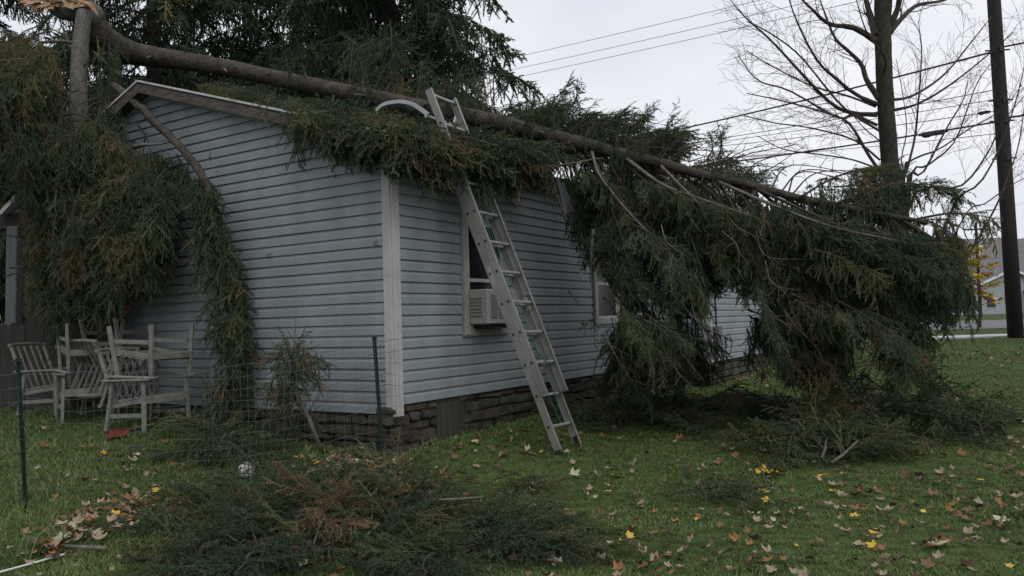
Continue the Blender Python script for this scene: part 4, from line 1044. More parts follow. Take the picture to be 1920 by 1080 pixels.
# ================================================================== BARE TREE, SHRUB, POLE, WIRES
def twigs(mb, pts, r0, depth, spread=1.0, up=.15):
    Ln = sum((b - a).length for a, b in zip(pts[:-1], pts[1:])); m = max(2, int(Ln / (.22 if depth > 1 else .14)))
    for i in range(m):
        s = .18 + .82 * (i + rnd.random()) / m; q = min(s, .999) * (len(pts) - 1); j = int(q); P = pts[j].lerp(pts[j + 1], q - j)
        t = (pts[j + 1] - pts[j]).normalized(); o_ = Vector((rnd.gauss(0, 1), rnd.gauss(0, .8), rnd.gauss(0, 1))); o_ = (o_ - t * o_.dot(t)).normalized()
        d = (t * rnd.uniform(.6, 1.1) + o_ * rnd.uniform(.45, .9) * spread); l = Ln * rnd.uniform(.22, .42) * (1.15 - .6 * s) if depth > 1 else rnd.uniform(.18, .5)
        c = limb_curve(P, d, l, -up * .6, 5, .13); r_ = r0 * (1 - s * .7) * .5
        mb.tube(c, [max(.0028, r_ * (1 - k / 6)) for k in range(6)], 4 if depth > 1 else 3, False)
        if depth > 1: twigs(mb, c, r_, depth - 1, spread, up)
bt_d = 15.0
tb = at(1684, 600, bt_d); tb.z = gz(tb.x, tb.y)
bt = thing('bare_tree', 'tall leafless tree with a straight mossy trunk beyond the fallen spruce', 'tree', tuple(tb))
mb = MB(); tk = spline([tb, at(1680, 500, bt_d), at(1676, 380, bt_d), at(1668, 300, bt_d), at(1661, 200, bt_d), at(1656, 80, bt_d), at(1656, 10, bt_d), at(1662, -120, bt_d), at(1670, -300, bt_d + .2)], 40)
mb.tube(tk, list(np.interp(range(40), [0, 10, 25, 30, 39], [.21, .16, .142, .155, .07])), 14, rough=.05); mb.build('trunk', M['bark_m'], bt, True)
BL = [([(1645, 215), (1600, 212), (1560, 195), (1505, 140), (1450, 80), (1395, 30), (1370, 0)], .042, 1.2), ([(1646, 195), (1610, 180), (1570, 150), (1530, 110), (1490, 30), (1470, -40)], .035, -.8),
 ([(1648, 185), (1625, 150), (1615, 120), (1590, 95), (1565, 70), (1545, 20), (1530, -20)], .05, .6), ([(1644, 78), (1600, 52), (1555, 45), (1520, 15), (1480, -25)], .055, -1), ([(1644, 66), (1632, 30), (1616, -30), (1600, -80)], .075, .3),
 ([(1668, 60), (1690, 35), (1720, 10), (1770, 0), (1830, -30)], .055, .8), ([(1668, 50), (1685, 10), (1692, -40), (1700, -120)], .06, -.4), ([(1662, 188), (1710, 180), (1770, 140), (1820, 80), (1860, 30)], .026, 1),
 ([(1664, 210), (1720, 195), (1780, 160), (1850, 105), (1900, 60)], .022, -1), ([(1645, 235), (1600, 215), (1570, 220), (1480, 170), (1420, 150), (1385, 105)], .026, .4), ([(1655, 330), (1625, 285), (1595, 235), (1560, 215), (1470, 190), (1400, 175)], .03, -.6),
 ([(1650, 300), (1600, 262), (1520, 240), (1450, 230), (1390, 215)], .018, .9), ([(1648, 245), (1580, 200), (1500, 105), (1440, 60), (1400, 40)], .02, -1.2), ([(1655, 320), (1600, 300), (1540, 290), (1470, 280), (1420, 255)], .016, 1.1),
 ([(1652, 150), (1660, 110), (1625, 60), (1600, -20)], .02, -1), ([(1642, 200), (1590, 180), (1520, 160), (1440, 120), (1400, 95)], .02, 1.5)]
for pl, r0, dd in BL:
    n = len(pl); q = spline([at(x, y, bt_d + dd * i / (n - 1)) for i, (x, y) in enumerate(pl)], 18); mb = MB(); mb.tube(q, list(np.linspace(r0 * 1.15, .008, 18)), 7, rough=.08); twigs(mb, q, r0 * .6, 2 if r0 < .03 else 2)
    mb.build('limb', M['twig'], bt)
at_base(bt)
sh_b = at(1700, 590, 16.0); sh_b.z = gz(sh_b.x, sh_b.y)
sh = thing('bare_shrub', 'leafless many-stemmed tall shrub rising to the right of the mossy trunk', 'shrub', tuple(sh_b))
for pl, r0 in (([(1690, 345), (1697, 330), (1715, 260), (1722, 190), (1728, 100), (1722, 40)], .03), ([(1700, 350), (1730, 325), (1775, 240), (1805, 190), (1815, 150)], .025), ([(1695, 345), (1712, 300), (1760, 280), (1820, 240), (1880, 205), (1915, 160)], .02),
  ([(1705, 350), (1740, 310), (1790, 265), (1830, 160), (1865, 110)], .022), ([(1692, 350), (1680, 310), (1655, 270), (1620, 240), (1590, 205)], .022), ([(1705, 380), (1800, 350), (1850, 290), (1880, 230), (1920, 180)], .024),
  ([(1780, 400), (1840, 340), (1885, 250), (1915, 150), (1925, 90)], .02), ([(1850, 420), (1890, 330), (1912, 260), (1930, 120)], .018), ([(1695, 345), (1690, 300), (1700, 240), (1690, 160), (1680, 110)], .012), ([(1800, 420), (1850, 380), (1900, 345), (1950, 320)], .014)):
    q = spline([sh_b + Vector((rnd.uniform(-.1, .1), 0, 0)), *[at(x, y, 16 + rnd.uniform(-.3, .3)) for x, y in pl]], 18); mb = MB(); mb.tube(q, list(np.linspace(r0 * 1.3, .006, 18)), 6, rough=.08); twigs(mb, q[5:], r0 * .7, 2, .8, .3)
    mb.build('stem', M['twig'], sh)
at_base(sh)

pb = at(1905, 636, 21.5); pb.z = gz(pb.x, pb.y)
PT = at(1842, -330, 21.5)
pl_ = thing('utility_pole', 'tall dark wooden utility pole beside the far pavement', 'utility pole', tuple(pb))
mb = MB(); mb.tube([pb - Vector((0, 0, .3)), pb.lerp(PT, .3), pb.lerp(PT, .65), PT], [.195, .18, .165, .14], 16); mb.build('shaft', M['pole'], pl_, True)
def pole_at(y):
    return min((abs(proj(pb.lerp(PT, k / 400))[1] - y), k) for k in range(401))[1] / 400
def pp(y): return pb.lerp(PT, pole_at(y))
for y in (95, 188, 228, 298):
    p = pp(y); mb = MB(); mb.tube([p - Vector((.32, 0, 0)), p + Vector((.34, 0, 0.02))], .022, 6); mb.box(p + Vector((0, -.18, 0)), Vector((.05, 0, 0)), Vector((0, .03, 0)), Vector((0, 0, .08))); mb.build('bracket', M['cable'], pl_)
mb = MB(); p = pp(-300); mb.box(p, Vector((1.2, 0, 0)), Vector((0, .06, 0)), Vector((0, 0, .06))); mb.build('crossarm', M['pole'], pl_)
at_base(pl_)
# second pole far off, behind houses
p2 = Vector((6.2, 31.0, gz(6.2, 31))); 
def wire(a, b, sag, r_, label, m='cable', extend=0.0, kx=1.0):
    b = a + (b - a) * (1 + extend)
    o = MB().tube([a.lerp(b, i / 40) - Vector((0, 0, sag * 4 * (i / 40) * (1 - i / 40))) for i in range(41)], r_, 5).build('overhead_wire', M[m])
    return tag(o, label, 'wire', 'overhead wires strung from the utility pole')
def w3(x0, y0, x1, y1, sag, r_, label, m='cable', d1=30.0, ext=.6):
    a = at(x0, y0, 21.3); b = at(x1, y1, d1)
    wire(a, b, sag, r_, label, m, ext)
w3(1866, 96, 1250, 243, .12, .028, 'thick black overhead cable passing behind the bare tree into the open sky', ext=.35)
w3(1870, -108, 990, 98, .1, .011, 'topmost of the three thin pale wires in the open sky', 'cable_far', 36)
w3(1870, -80, 992, 120, .1, .011, 'middle of the three thin pale wires in the open sky', 'cable_far', 36)
w3(1870, -58, 1015, 131, .1, .011, 'lowest of the three thin pale wires in the open sky', 'cable_far', 36)
w3(1868, 168, 1345, 256, .1, .012, 'thin wire meeting the pole just below the thick black cable', 'cable')
w3(1869, 186, 1300, 268, .1, .010, 'thin wire fixed to the pole above the splice boxes', 'cable')
w3(1870, 208, 1420, 262, .1, .012, 'wire carrying the small far splice box', 'cable')
w3(1872, 228, 1290, 306, .16, .026, 'sagging cable carrying the long black splice box', 'cable')
w3(1873, 250, 1400, 290, .1, .010, 'lowest thin wire reaching the pole under the long splice box', 'cable')
def splice(px, py, d, L_, h_, label):
    p = at(px, py, d); q = at(px + 40, py - 6, d); dx = (q - p).normalized()
    t = thing('splice_box', label, 'cable box', tuple(p)); mb = MB(); up = dx.cross(Vector((0, 1, 0))).normalized() * -1
    if up.z < 0: up = -up
    mb.box(p, dx * L_ / 2, Vector((0, h_ / 2, 0)), up * h_ / 2, .02); mb.build('casing', M['cable'], t)
    mb = MB(); mb.box(p - up * h_ * .55 - dx * L_ * .3, dx * L_ * .12, Vector((0, .03, 0)), up * h_ * .15); mb.tube([p - dx * L_ * .65, p + dx * L_ * .65], .03, 6); mb.build('clamp', M['cable'], t); at_base(t)
splice(1750, 250, 22.5, .62, .13, 'long black cable splice box hanging on the wire left of the pole')
splice(1845, 211, 21.8, .26, .08, 'small black cable splice box on the wire close beside the pole')
def wire_to_right():
    for y, l in ((90, 'thick cable leaving the pole to the right edge'), (222, 'lower cable leaving the pole to the right edge')):
        a = pp(y); wire(a, a + Vector((14, -9, 1.0)), .2, .026, l, 'cable')
wire_to_right()

# ================================================================== FAR BUILDINGS, CAR, YELLOW TREE
def gable_house(name, label, x, y, w_, dpt, hw, hr, mw, mr, axis=0, wins=()):
    g0 = gz(x, y); t = thing(name, label, 'house', (x, y, g0))
    mb = MB(); mb.box((0, 0, hw / 2), (w_ / 2, 0, 0), (0, dpt / 2, 0), (0, 0, hw / 2))
    if axis == 1: mb.add([(-w_ / 2, -dpt / 2, hw), (w_ / 2, -dpt / 2, hw), (0, -dpt / 2, hr)], [(0, 1, 2)])
    wl = mb.build('wall', mw, t)
    mb = MB(); o_ = .5
    if axis == 0:
        P = [(-w_ / 2 - o_, -dpt / 2 - o_, hw - .1), (w_ / 2 + o_, -dpt / 2 - o_, hw - .1), (w_ / 2 + o_, 0, hr), (-w_ / 2 - o_, 0, hr), (w_ / 2 + o_, dpt / 2 + o_, hw - .1), (-w_ / 2 - o_, dpt / 2 + o_, hw - .1)]
        mb.add(P + [(a, b, c + .22) for a, b, c in P], [(6, 7, 8, 9), (9, 8, 10, 11), (0, 1, 7, 6), (1, 2, 8, 7), (2, 4, 10, 8), (0, 3, 9, 6), (3, 5, 11, 9), (0, 3, 2, 1), (3, 5, 4, 2)])
    else:
        P = [(-w_ / 2 - o_, -dpt / 2 - o_, hw - .2), (0, -dpt / 2 - o_, hr), (0, dpt / 2, hr), (-w_ / 2 - o_, dpt / 2, hw - .2), (w_ / 2 + o_, -dpt / 2 - o_, hw - .2), (w_ / 2 + o_, dpt / 2, hw - .2)]
        mb.add(P + [(a, b, c + .22) for a, b, c in P], [(6, 7, 8, 9), (7, 10, 11, 8), (0, 1, 7, 6), (1, 4, 10, 7), (0, 3, 9, 6), (0, 1, 2, 3), (1, 4, 5, 2)])
    mb.build('roof', mr, t)
    mb = MB()
    if axis == 0: mb.box((0, -dpt / 2 - o_ - .03, hw + .0), (w_ / 2 + o_, 0, 0), (0, .03, 0), (0, 0, .16))
    else:
        for sx in (-1, 1): mb.bar((sx * (w_ / 2 + o_), -dpt / 2 - o_ - .03, hw - .1), (0, -dpt / 2 - o_ - .03, hr + .1), .06, .28)
    mb.build('eave_board', M['white'], t)
    for wx, wz, ww, wh in wins:
        mb = MB(); mb.box((wx, -dpt / 2 - .04, wz), (ww / 2 + .1, 0, 0), (0, .04, 0), (0, 0, wh / 2 + .1)); f_ = mb.build('window', M['white'], t)
        mb = MB(); mb.box((wx, -dpt / 2 - .09, wz), (ww / 2, 0, 0), (0, .02, 0), (0, 0, wh / 2)); mb.build('pane', M['glass'], f_)
    return t
gable_house('bungalow', 'low grey house with a white-edged gable beyond the road, left of the pole', 62.5, 108, 13, 12, 2.6, 5.4, M['greysid'], M['roofgrey'], 1, ((-2.6, 1.4, 1.2, 1.1), (0, 1.4, 1.2, 1.1), (2.6, 1.3, 1.6, 1.2)))
gable_house('bungalow', 'long grey-roofed house behind the gabled one by the pole', 72, 124, 46, 12, 3.6, 8.0, M['greysid'], M['roofgrey'], 0, ((-8, 2.0, 1.4, 1.4), (-3, 2.0, 1.4, 1.4), (4, 2, 1.4, 1.4)))
gable_house('bungalow', 'pale house with a white porch eave at the right edge behind the pole', 69.5, 106, 10, 10, 2.8, 4.8, M['greysid'], M['roofgrey'], 1, ((-1.5, 1.4, 1.2, 1.1), (1.4, 1.4, 1.2, 1.1)))
gable_house('barn', 'small pale far building low on the hillside', 97.5, 170, 1.5, 2, 13.6, 14.3, M['cream'], M['roofgrey'], 0, ())
# little second utility pole far away
q_ = at(1836, 540, 70); q_.z = gz(q_.x, 70); t = thing('utility_pole', 'thin distant utility pole in front of the hillside left of the big pole', 'utility pole', tuple(q_))
mb = MB(); mb.tube([(0, 0, 0), (0, 0, 8.2)], [.15, .11], 8); mb.build('shaft', M['pole'], t); mb = MB(); mb.box((0, 0, 7.6), (1.1, 0, 0), (0, .06, 0), (0, 0, .06)); mb.build('crossarm', M['pole'], t)
# yellow tree (small maple sapling)
yb_ = at(1838, 620, 33); yb_.z = gz(yb_.x, 33)
t = thing('maple_tree', 'small maple with bright yellow autumn leaves in front of the far houses', 'tree', tuple(yb_))
mb = MB(); mb.tube([(0, 0, 0), (.05, 0, 1.5), (0, 0, 3.2)], [.06, .04, .015], 6)
stems = []
for i in range(16):
    z = .9 + i * .15; a = i * 2.4; q = limb_curve(Vector((0, 0, z)), Vector((math.cos(a), math.sin(a), .25)), rnd.uniform(.7, 1.6) * (1.2 - z / 4), .1, 6); mb.tube(q, list(np.linspace(.02, .005, 7)), 4); stems.append(q)
mb.build('trunk', M['twig'], t)
sp = Soup()
tri1 = np.array([[[0, -.05, 0], [.10, 0, .02], [0, .05, 0]], [[0, -.04, 0], [.03, -.10, 0], [.06, -.02, 0]]])
for q in stems:
    for _ in range(60):
        k = rnd.uniform(1, 5.9); j = int(k); P = q[j].lerp(q[min(j + 1, 6)], k - j) + Vector((rnd.gauss(0, .10), rnd.gauss(0, .10), rnd.gauss(-.03, .06)))
        Rm = np.array(Matrix.Rotation(rnd.random() * 6.28, 3, 'Z') @ Matrix.Rotation(rnd.gauss(0, .6), 3, 'Y') @ Matrix.Rotation(rnd.gauss(0, .6), 3, 'X')); sp.put(tri1, Rm, P, 1.0, rnd.random())
sp.build('crown', M['yellow'], t)
# parked car with red lamp beyond
cp = at(1592, 590, 40); cp.z = gz(cp.x, 40); t = thing('parked_car', 'dark parked car with red tail lamp glimpsed through the fallen branches', 'car', tuple(cp), (0, 0, R(80)))
bm_v = [(-2.2, .45), (-2.2, .85), (-1.9, 1.0), (-1.3, 1.45), (.5, 1.48), (1.2, 1.0), (2.1, .88), (2.2, .45)]
mb = MB(); n = len(bm_v)
for y in (-.85, -.6, .6, .85):
    sc_ = 1 if abs(y) > .7 else 1
    for x, z in bm_v: mb.v.append(Vector((x, y * (1 if z < 1.05 else .86), z if abs(y) > .7 or z < 1.05 else z + .04)))
for k in range(3):
    for i in range(n): mb.f.append((k * n + i, k * n + (i + 1) % n, (k + 1) * n + (i + 1) % n, (k + 1) * n + i))
mb.f += [tuple(reversed(range(n))), tuple(3 * n + i for i in range(n))]
mb.build('body', M['carpaint'], t)
for x in (-1.35, 1.4):
    for y in (-.82, .82):
        mb = MB(); mb.tube([(x, y - .1, .33), (x, y + .1, .33)], .33, 16); wl = mb.build('wheel', M['black'], t); mb = MB(); mb.tube([(x, y - .11, .33), (x, y + .11, .33)], .19, 12); mb.build('rim', M['greysid'], wl)
for y in (-.62, .62):
    mb = MB(); mb.box((-2.21, y, .78), (.03, 0, 0), (0, .16, 0), (0, 0, .09), .01); mb.build('tail_lamp', M['redlamp'], t)
mb = MB(); mb.box((-1.62, 0, 1.22), (.25, 0, .18), (0, .6, 0), (-.01, 0, .012)); mb.build('rear_window', M['glass'], t)

# ================================================================== LEFT: PORCH, BOARD FENCE, CREAM BUILDING
pr = thing('porch', 'small gabled porch with pale blue siding and grey posts at the far left', 'porch', tuple(G(-7.2, 12.4)))
pd = 12.0
A_, B_, Cc = at(28, 398, pd), at(75, 345, pd), at(170, 250, pd)
mb = MB(); bl = at(28, 400, pd); br_ = at(230, 370, pd + .4); ap = at(150, 268, pd + .2)
nrm_ = Vector((0, 1, 0))
n_c = 9
for i in range(n_c):
    s0, s1 = i / n_c, (i + 1) / n_c
    l0, l1 = bl.lerp(ap, s0), bl.lerp(ap, s1); r0_, r1_ = br_.lerp(ap, s0), br_.lerp(ap, s1)
    mb.add([l0 - nrm_ * .02, r0_ - nrm_ * .02, r1_ - nrm_ * .005, l1 - nrm_ * .005, l0, r0_], [(0, 1, 2, 3), (0, 4, 5, 1)])
mb.build('gable', M['siding'], pr)
mb = MB(); e = (ap - bl).normalized(); mb.bar(bl - e * .15 + Vector((0, -.1, .08)), ap + Vector((0, -.1, .08)), .3, .05); mb.bar(br_ - (br_ - ap).normalized() * -.1 + Vector((0, -.1, .08)), ap + Vector((0, -.1, .08)), .3, .05); mb.build('rake_board', M['drip'], pr)
mb = MB()
for (a, b) in ((bl, ap), (ap, br_)):
    mb.add([a + Vector((0, -.3, .12)), b + Vector((0, -.3, .12)), b + Vector((0, 2.5, .12)), a + Vector((0, 2.5, .12))], [(0, 1, 2, 3)])
mb.build('roof', M['shingle'], pr)
mb = MB(); mb.bar(at(0, 418, pd), at(235, 400, pd + .3), .2, .22); mb.build('beam', M['boards'], pr)
for xx in (28, 195):
    mb = MB(); a = at(xx, 425, pd); b = Vector((a.x - .05, a.y, gz(a.x, a.y))); mb.bar(b, a, .16, .16, Vector((0, 1, 0)), .01); mb.build('post', M['greypost'], pr)
mb = MB(); a = at(48, 425, pd + 1.4); b = at(250, 410, pd + 1.4); mb.add([a, b, Vector((b.x, b.y, .1)), Vector((a.x, a.y, .1)), a + nrm_ * .1, b + nrm_ * .1, Vector((b.x, b.y + .1, .1)), Vector((a.x, a.y + .1, .1))], [(0, 1, 2, 3), (7, 6, 5, 4), (0, 4, 5, 1)]); mb.build('back_wall', M['boards'], pr)
at_base(pr)
bf = thing('board_fence', 'low dark board fence behind the stacked chairs', 'fence', tuple(G(-6.6, 10.8)))
mb = MB(); a = at(-160, 612, 10.9); b = at(238, 640, 10.4); n = 34
for i in range(n):
    p = a.lerp(b, (i + .5) / n); g_ = gz(p.x, p.y); h_ = 1.12 + rnd.uniform(-.02, .02); mb.box(Vector((p.x, p.y + rnd.uniform(-.01, .01), g_ + h_ / 2)), (b - a).normalized() * .055, Vector((0, .01, 0)), Vector((0, 0, h_ / 2)))
mb.build('boards', M['boards'], bf); mb = MB()
for dz in (.3, .9): mb.bar(Vector((a.x, a.y + .04, gz(a.x, a.y) + dz)), Vector((b.x, b.y + .04, gz(b.x, b.y) + dz)), .04, .07)
mb.build('rail', M['boards'], bf); at_base(bf)
gable_house('neighbour_house', 'cream-walled house seen past the porch post at the left edge', -24, 32, 16, 8, 4.6, 7.4, M['cream'], M['roofgrey'], 0, ((2, 2.6, 1.0, 1.3), (5, 2.6, 1.0, 1.3)))

# ================================================================== BRUSH ON THE GROUND
def ground_bough(p, az, Ln, label, group, dead=.12, lod='near', lift=.14, k=1.0, tip=.5):
    t = thing('cut_bough', label, 'branch', tuple(p), group=group)
    d = Vector((math.cos(az), math.sin(az), .05)); n = 8; pts = []
    for i in range(n + 1):
        s = i / n; q = Vector(p) + d * Ln * (s - .4) + Vector((rnd.uniform(-.02, .02), rnd.uniform(-.02, .02), 0)); q.z = gz(q.x, q.y) + .05 + lift * math.sin(PI * min(1, s * 1.1)) * rnd.uniform(.7, 1.2); pts.append(q)
    mb = MB(); mb.tube(pts, list(np.linspace(.014 * k, .004, n + 1)), 6, rough=.1); mb.build('stem', M['bark_d' if rnd.random() < .7 else 'limb'], t, True)
    sp = Soup(); hue = rtint(dead, .38); m_ = int(Ln / .034)
    for i in range(m_):
        s = .12 + .88 * i / m_; q = s * n; j = min(int(q), n - 1); P = pts[j].lerp(pts[j + 1], q - j); tt = (pts[j + 1] - pts[j]).normalized(); sd = tt.cross(Vector((0, 0, 1))).normalized() * (1 if i % 2 else -1)
        dd = tt * rnd.uniform(.5, 1) + sd * rnd.uniform(.6, 1.1) + Vector((0, 0, rnd.uniform(-.25, .45)))
        sp.spray(P, dd, (.22 + tip * .55 * (1 - s) ** .7) * rnd.uniform(.7, 1.2), lod, hue + rnd.gauss(0, .06) if rnd.random() > .12 else rtint(.4, .4), .5)
    sp.spray(pts[-1] - tt * .08, tt + Vector((0, 0, .1)), .4, lod, hue); sp.build('needles', M['needle'], t); at_base(t)
    return t
def pile(cells, label, group, dead, lod, lift, Ln=(.8, 1.3), azr=(-PI, PI), k=1.0, tip=.5):
    for px, py, dz in cells:
        p = gp(px, py); ground_bough(p, rnd.uniform(*azr), rnd.uniform(*Ln), label, group, dead, lod, lift + dz, k, tip)
heap = [(x + rnd.uniform(-25, 25), y + rnd.uniform(-8, 8), dz) for x, y, dz in [(330, 1045, 0), (430, 1035, .04), (530, 1040, .0), (630, 1045, 0), (730, 1040, .04), (820, 1045, 0), (400, 995, .06), (490, 995, .1), (580, 1000, .1), (670, 1000, .1), (760, 1000, .1), (850, 1000, .05),
 (430, 960, .08), (510, 955, .14), (590, 955, .14), (680, 955, .16), (760, 950, .16), (830, 960, .06), (300, 1060, -.04), (360, 1078, -.02), (460, 1080, 0), (860, 1080, -.03), (750, 925, .14), (460, 930, .08), (780, 1075, 0), (240, 1075, -.06), (380, 1015, .05), (460, 1010, .08), (540, 1018, .08), (610, 1025, .06), (690, 1022, .08), (790, 1020, .05), (350, 975, .02), (550, 980, .12), (640, 975, .12), (720, 972, .12), (800, 985, .06)]]
rnd.shuffle(heap); heap = [(590 + (x - 590) * .84, max(y, 955) + (12 if y < 975 else 0), dz * .75 + .01) for x, y, dz in heap[:38]]
pile(heap, 'cut green spruce bough lying in the big brush heap in the foreground', 'cut boughs in the foreground brush heap', .05, 'near', .075, (.5, .75), tip=.34)
for (px, py, az, dz) in ((640, 1020, -2.0, .05), (700, 1012, -1.6, .08), (622, 1035, -1.8, .02), (735, 1020, -1.3, .03)):
    ground_bough(gp(px, py), az, .42, 'dry orange-brown spruce bough hanging over the front of the foreground heap', 'brown dead boughs in the foreground heap', 1.0, 'near', dz + .15)
for (px, py) in ((925, 990), (970, 1010), (900, 1020), (985, 1035), (940, 1050), (870, 1000)):
    ground_bough(gp(px, py), rnd.uniform(-.4, .5), rnd.uniform(.5, .8), 'small dark green spruce spray fanned out at the right end of the foreground heap', 'sprays fanned at the right end of the heap', .03, 'near', .06, .6, .35)
rh = [(1500, 855, .02), (1560, 860, .02), (1620, 855, .03), (1680, 850, .0), (1540, 825, .08), (1600, 815, .1), (1660, 815, .12), (1720, 815, .1), (1780, 820, .05), (1830, 825, 0), (1580, 780, .15), (1640, 775, .2), (1700, 775, .2), (1760, 785, .12), (1820, 795, .05), (1440, 850, -.02), (1660, 745, .3), (1700, 735, .35), (1740, 750, .2), (1860, 812, -.02), (1610, 870, -.02)]
pile(rh, 'spruce bough on the lawn under the tip of the fallen tree', 'boughs on the ground under the fallen tree tip', .07, 'mid', .14, (.7, 1.1), tip=.4)
rh2 = [(1240, 790, 0), (1300, 780, 0), (1380, 775, 0), (1460, 780, 0), (1180, 775, 0), (1220, 760, 0), (1330, 760, 0), (1430, 755, 0), (1500, 760, 0), (1150, 790, -.05), (1100, 800, -.06), (1290, 800, -.05)]
pile(rh2, 'flattened spruce bough in the shade under the fallen trunk beside the foundation', 'boughs in the shade beside the foundation', .2, 'mid', .03, (.8, 1.3))
pile([(395, 860, 0), (430, 845, .05), (460, 865, 0), (400, 830, .05)], 'spruce bough on the grass at the foot of the hanging green column', 'boughs at the foot of the hanging column', .12, 'mid', .08, (.5, .9))
# scattered twigs in the middle lawn
for (px, py) in ((1010, 910), (1290, 935), (1340, 945), (1380, 950), (1420, 925)):
    ground_bough(gp(px, py), rnd.uniform(-PI, PI), rnd.uniform(.25, .42), 'small dark spruce twig dropped alone on the open lawn', 'single twigs on the open lawn', .1, 'mid', .01, .5, .2)
for (px, py, h_) in ((750, 935, .34), (775, 945, .26), (800, 955, .22), (600, 945, .20), (500, 950, .18), (700, 950, .28), (420, 985, .16), (860, 985, .2)):
    p = gp(px, py); t = thing('cut_bough', 'upright spruce sprig sticking up out of the foreground brush heap', 'branch', tuple(p), group='upright sprigs in the foreground heap')
    top = p + Vector((rnd.uniform(-.1, .1), rnd.uniform(-.05, .05), h_)); mb = MB(); mb.tube([p, (p + top) / 2 + Vector((.01, 0, 0)), top], [.008, .006, .003], 6); mb.build('stem', M['limb'], t)
    sp = Soup(); tt = rtint(.5, .35)
    for _ in range(9): k_ = rnd.uniform(.4, 1); sp.spray(p.lerp(top, k_), Vector((rnd.gauss(0, 1), rnd.gauss(0, .7), rnd.uniform(-.2, 1.2))), rnd.uniform(.14, .26), 'near', tt + rnd.gauss(0, .08))
    sp.build('needles', M['needle'], t); at_base(t)
# small upright green tuft
t = ground_bough(gp(1012, 930), 1.2, .2, 'tiny upright spruce shoot standing out of the grass right of the foreground heap', None, 0, 'mid', .02, .4, .1)

# leaning broken branch with green clump before the gable wall
lb = thing('leaning_branch', 'broken branch with a tangled green and brown clump leaning before the gable wall', 'branch', tuple(gp(602, 850)))
P_ = [gp(602, 850) + Vector((0, 0, .02)), at(590, 812, 7.35), at(575, 775, 7.35), at(560, 755, 7.35), at(548, 700, 7.35), at(552, 640, 7.35), at(556, 575, 7.35)]
mb = MB(); q = spline(P_, 24); mb.tube(q, list(np.linspace(.024, .003, 24)), 7, rough=.1); mb.build('stem', M['limb'], lb, True)
sp = Soup()
for cx, cy, dy_, rr2, nn in ((0, .10, 0, .17, 90), (.16, .10, 0, .10, 30), (-.10, -.14, 0, .14, 60), (.20, -.05, 0, .05, 10), (-.03, -.40, .05, .12, 40)):
    c_ = at(548, 690, 7.35) + Vector((cx, dy_, cy))
    for i in range(nn):
        o_ = Vector((rnd.gauss(0, 1), rnd.gauss(0, .7), rnd.gauss(0, 1))).normalized() * rr2 * rnd.random() ** .5; tt = rtint(.45, .40)
        if rnd.random() < .6: sp.spray(c_ + o_ * .6, o_.normalized() + Vector((0, 0, -.5)), rnd.uniform(.10, .24), 'mid', tt)
        else: sp.drooper(c_ + o_, rnd.uniform(.10, .24), 'mid', tt, .4)
sp.build('needles', M['needle'], lb)
mb = MB()
for i in range(26):
    k = rnd.randrange(6, 20); e = q[k] + Vector((rnd.uniform(-.22, .22), rnd.uniform(-.1, .1), rnd.uniform(.0, .22))); mb.tube([q[k], (q[k] + e) / 2 + Vector((0, 0, .02)), e], [.005, .003, .0015], 4)
mb.build('twigs', M['twig'], lb); at_base(lb)
# arched vine, stub, splinters, sticks
def stick(name, label, pl, r0, r1, m='limb', cut=False, cat='stick'):
    t = thing(name, label, cat, tuple(pl[0])); q = spline(pl, 18); mb = MB(); mb.tube(q, list(np.linspace(r0, r1, 18)), 8, rough=.08); mb.build('stem', M[m], t, True)
    if cut: mb = MB(); d = (q[0] - q[1]).normalized(); mb.tube([q[0] - d * .002, q[0] + d * .018, q[0] + d * .05 + Vector((.006, 0, .0))], [r0 * 1.02, r0 * .9, r0 * .25], 8, rough=.25); mb.build('cut_end', M['cut'], t)
    at_base(t); return t
g1, g2 = gp(603, 845), gp(713, 880)
stick('arched_twig', 'thin bare twig arching out of the grass below the stone foundation', [g1, at(618, 822, g1.y - .1), at(645, 816, (g1.y + g2.y) / 2), at(680, 832, g2.y + .1), at(700, 855, g2.y + .02), g2], .008, .005, 'twig', cat='twig')
g0_ = gp(748, 925)
stick('branch_stub', 'thick sawn branch stub with pale cut end sticking up from the brush heap', [at(741, 868, g0_.y), at(744, 885, g0_.y), at(752, 905, g0_.y), g0_], .022, .040, 'bark_g', True, 'branch')
stick('curved_branch', 'dark curved branch with pale splintered ends on the right brush pile', [at(1408, 853, 7.4), at(1440, 843, 7.4), at(1478, 843, 7.5)], .013, .012, 'bark_d', True, 'branch')
for px_, py_, lab in ((1470, 842, 'upper pale wood splinter at the right end of the dark curved branch'), (1418, 851, 'pale wood splinter at the left end of the dark curved branch')):
    p_ = at(px_, py_, 7.38); mb = MB(); mb.add([p_ + Vector(v) for v in ((-.07, 0, .008), (-.02, -.015, .016), (.05, -.01, .004), (.075, 0, -.010), (.02, .015, -.012), (-.04, .01, -.006), (-.01, -.02, -.004), (.01, .012, .016))], [(0, 6, 1), (1, 6, 2), (2, 6, 4), (4, 6, 5), (5, 6, 0), (2, 4, 3), (1, 2, 7), (2, 3, 7), (3, 4, 7), (4, 5, 7), (5, 0, 7), (0, 1, 7)])
    tag(mb.build('wood_splinter', M['cut']), lab, 'splinter')
stick('long_stick', 'long grey stick half buried in the leaves at the bottom left corner', [gp(60, 1015) + Vector((0, 0, .03)), gp(110, 1035) + Vector((0, 0, .04)), gp(200, 1045) + Vector((0, 0, .05))], .010, .014, 'limb')
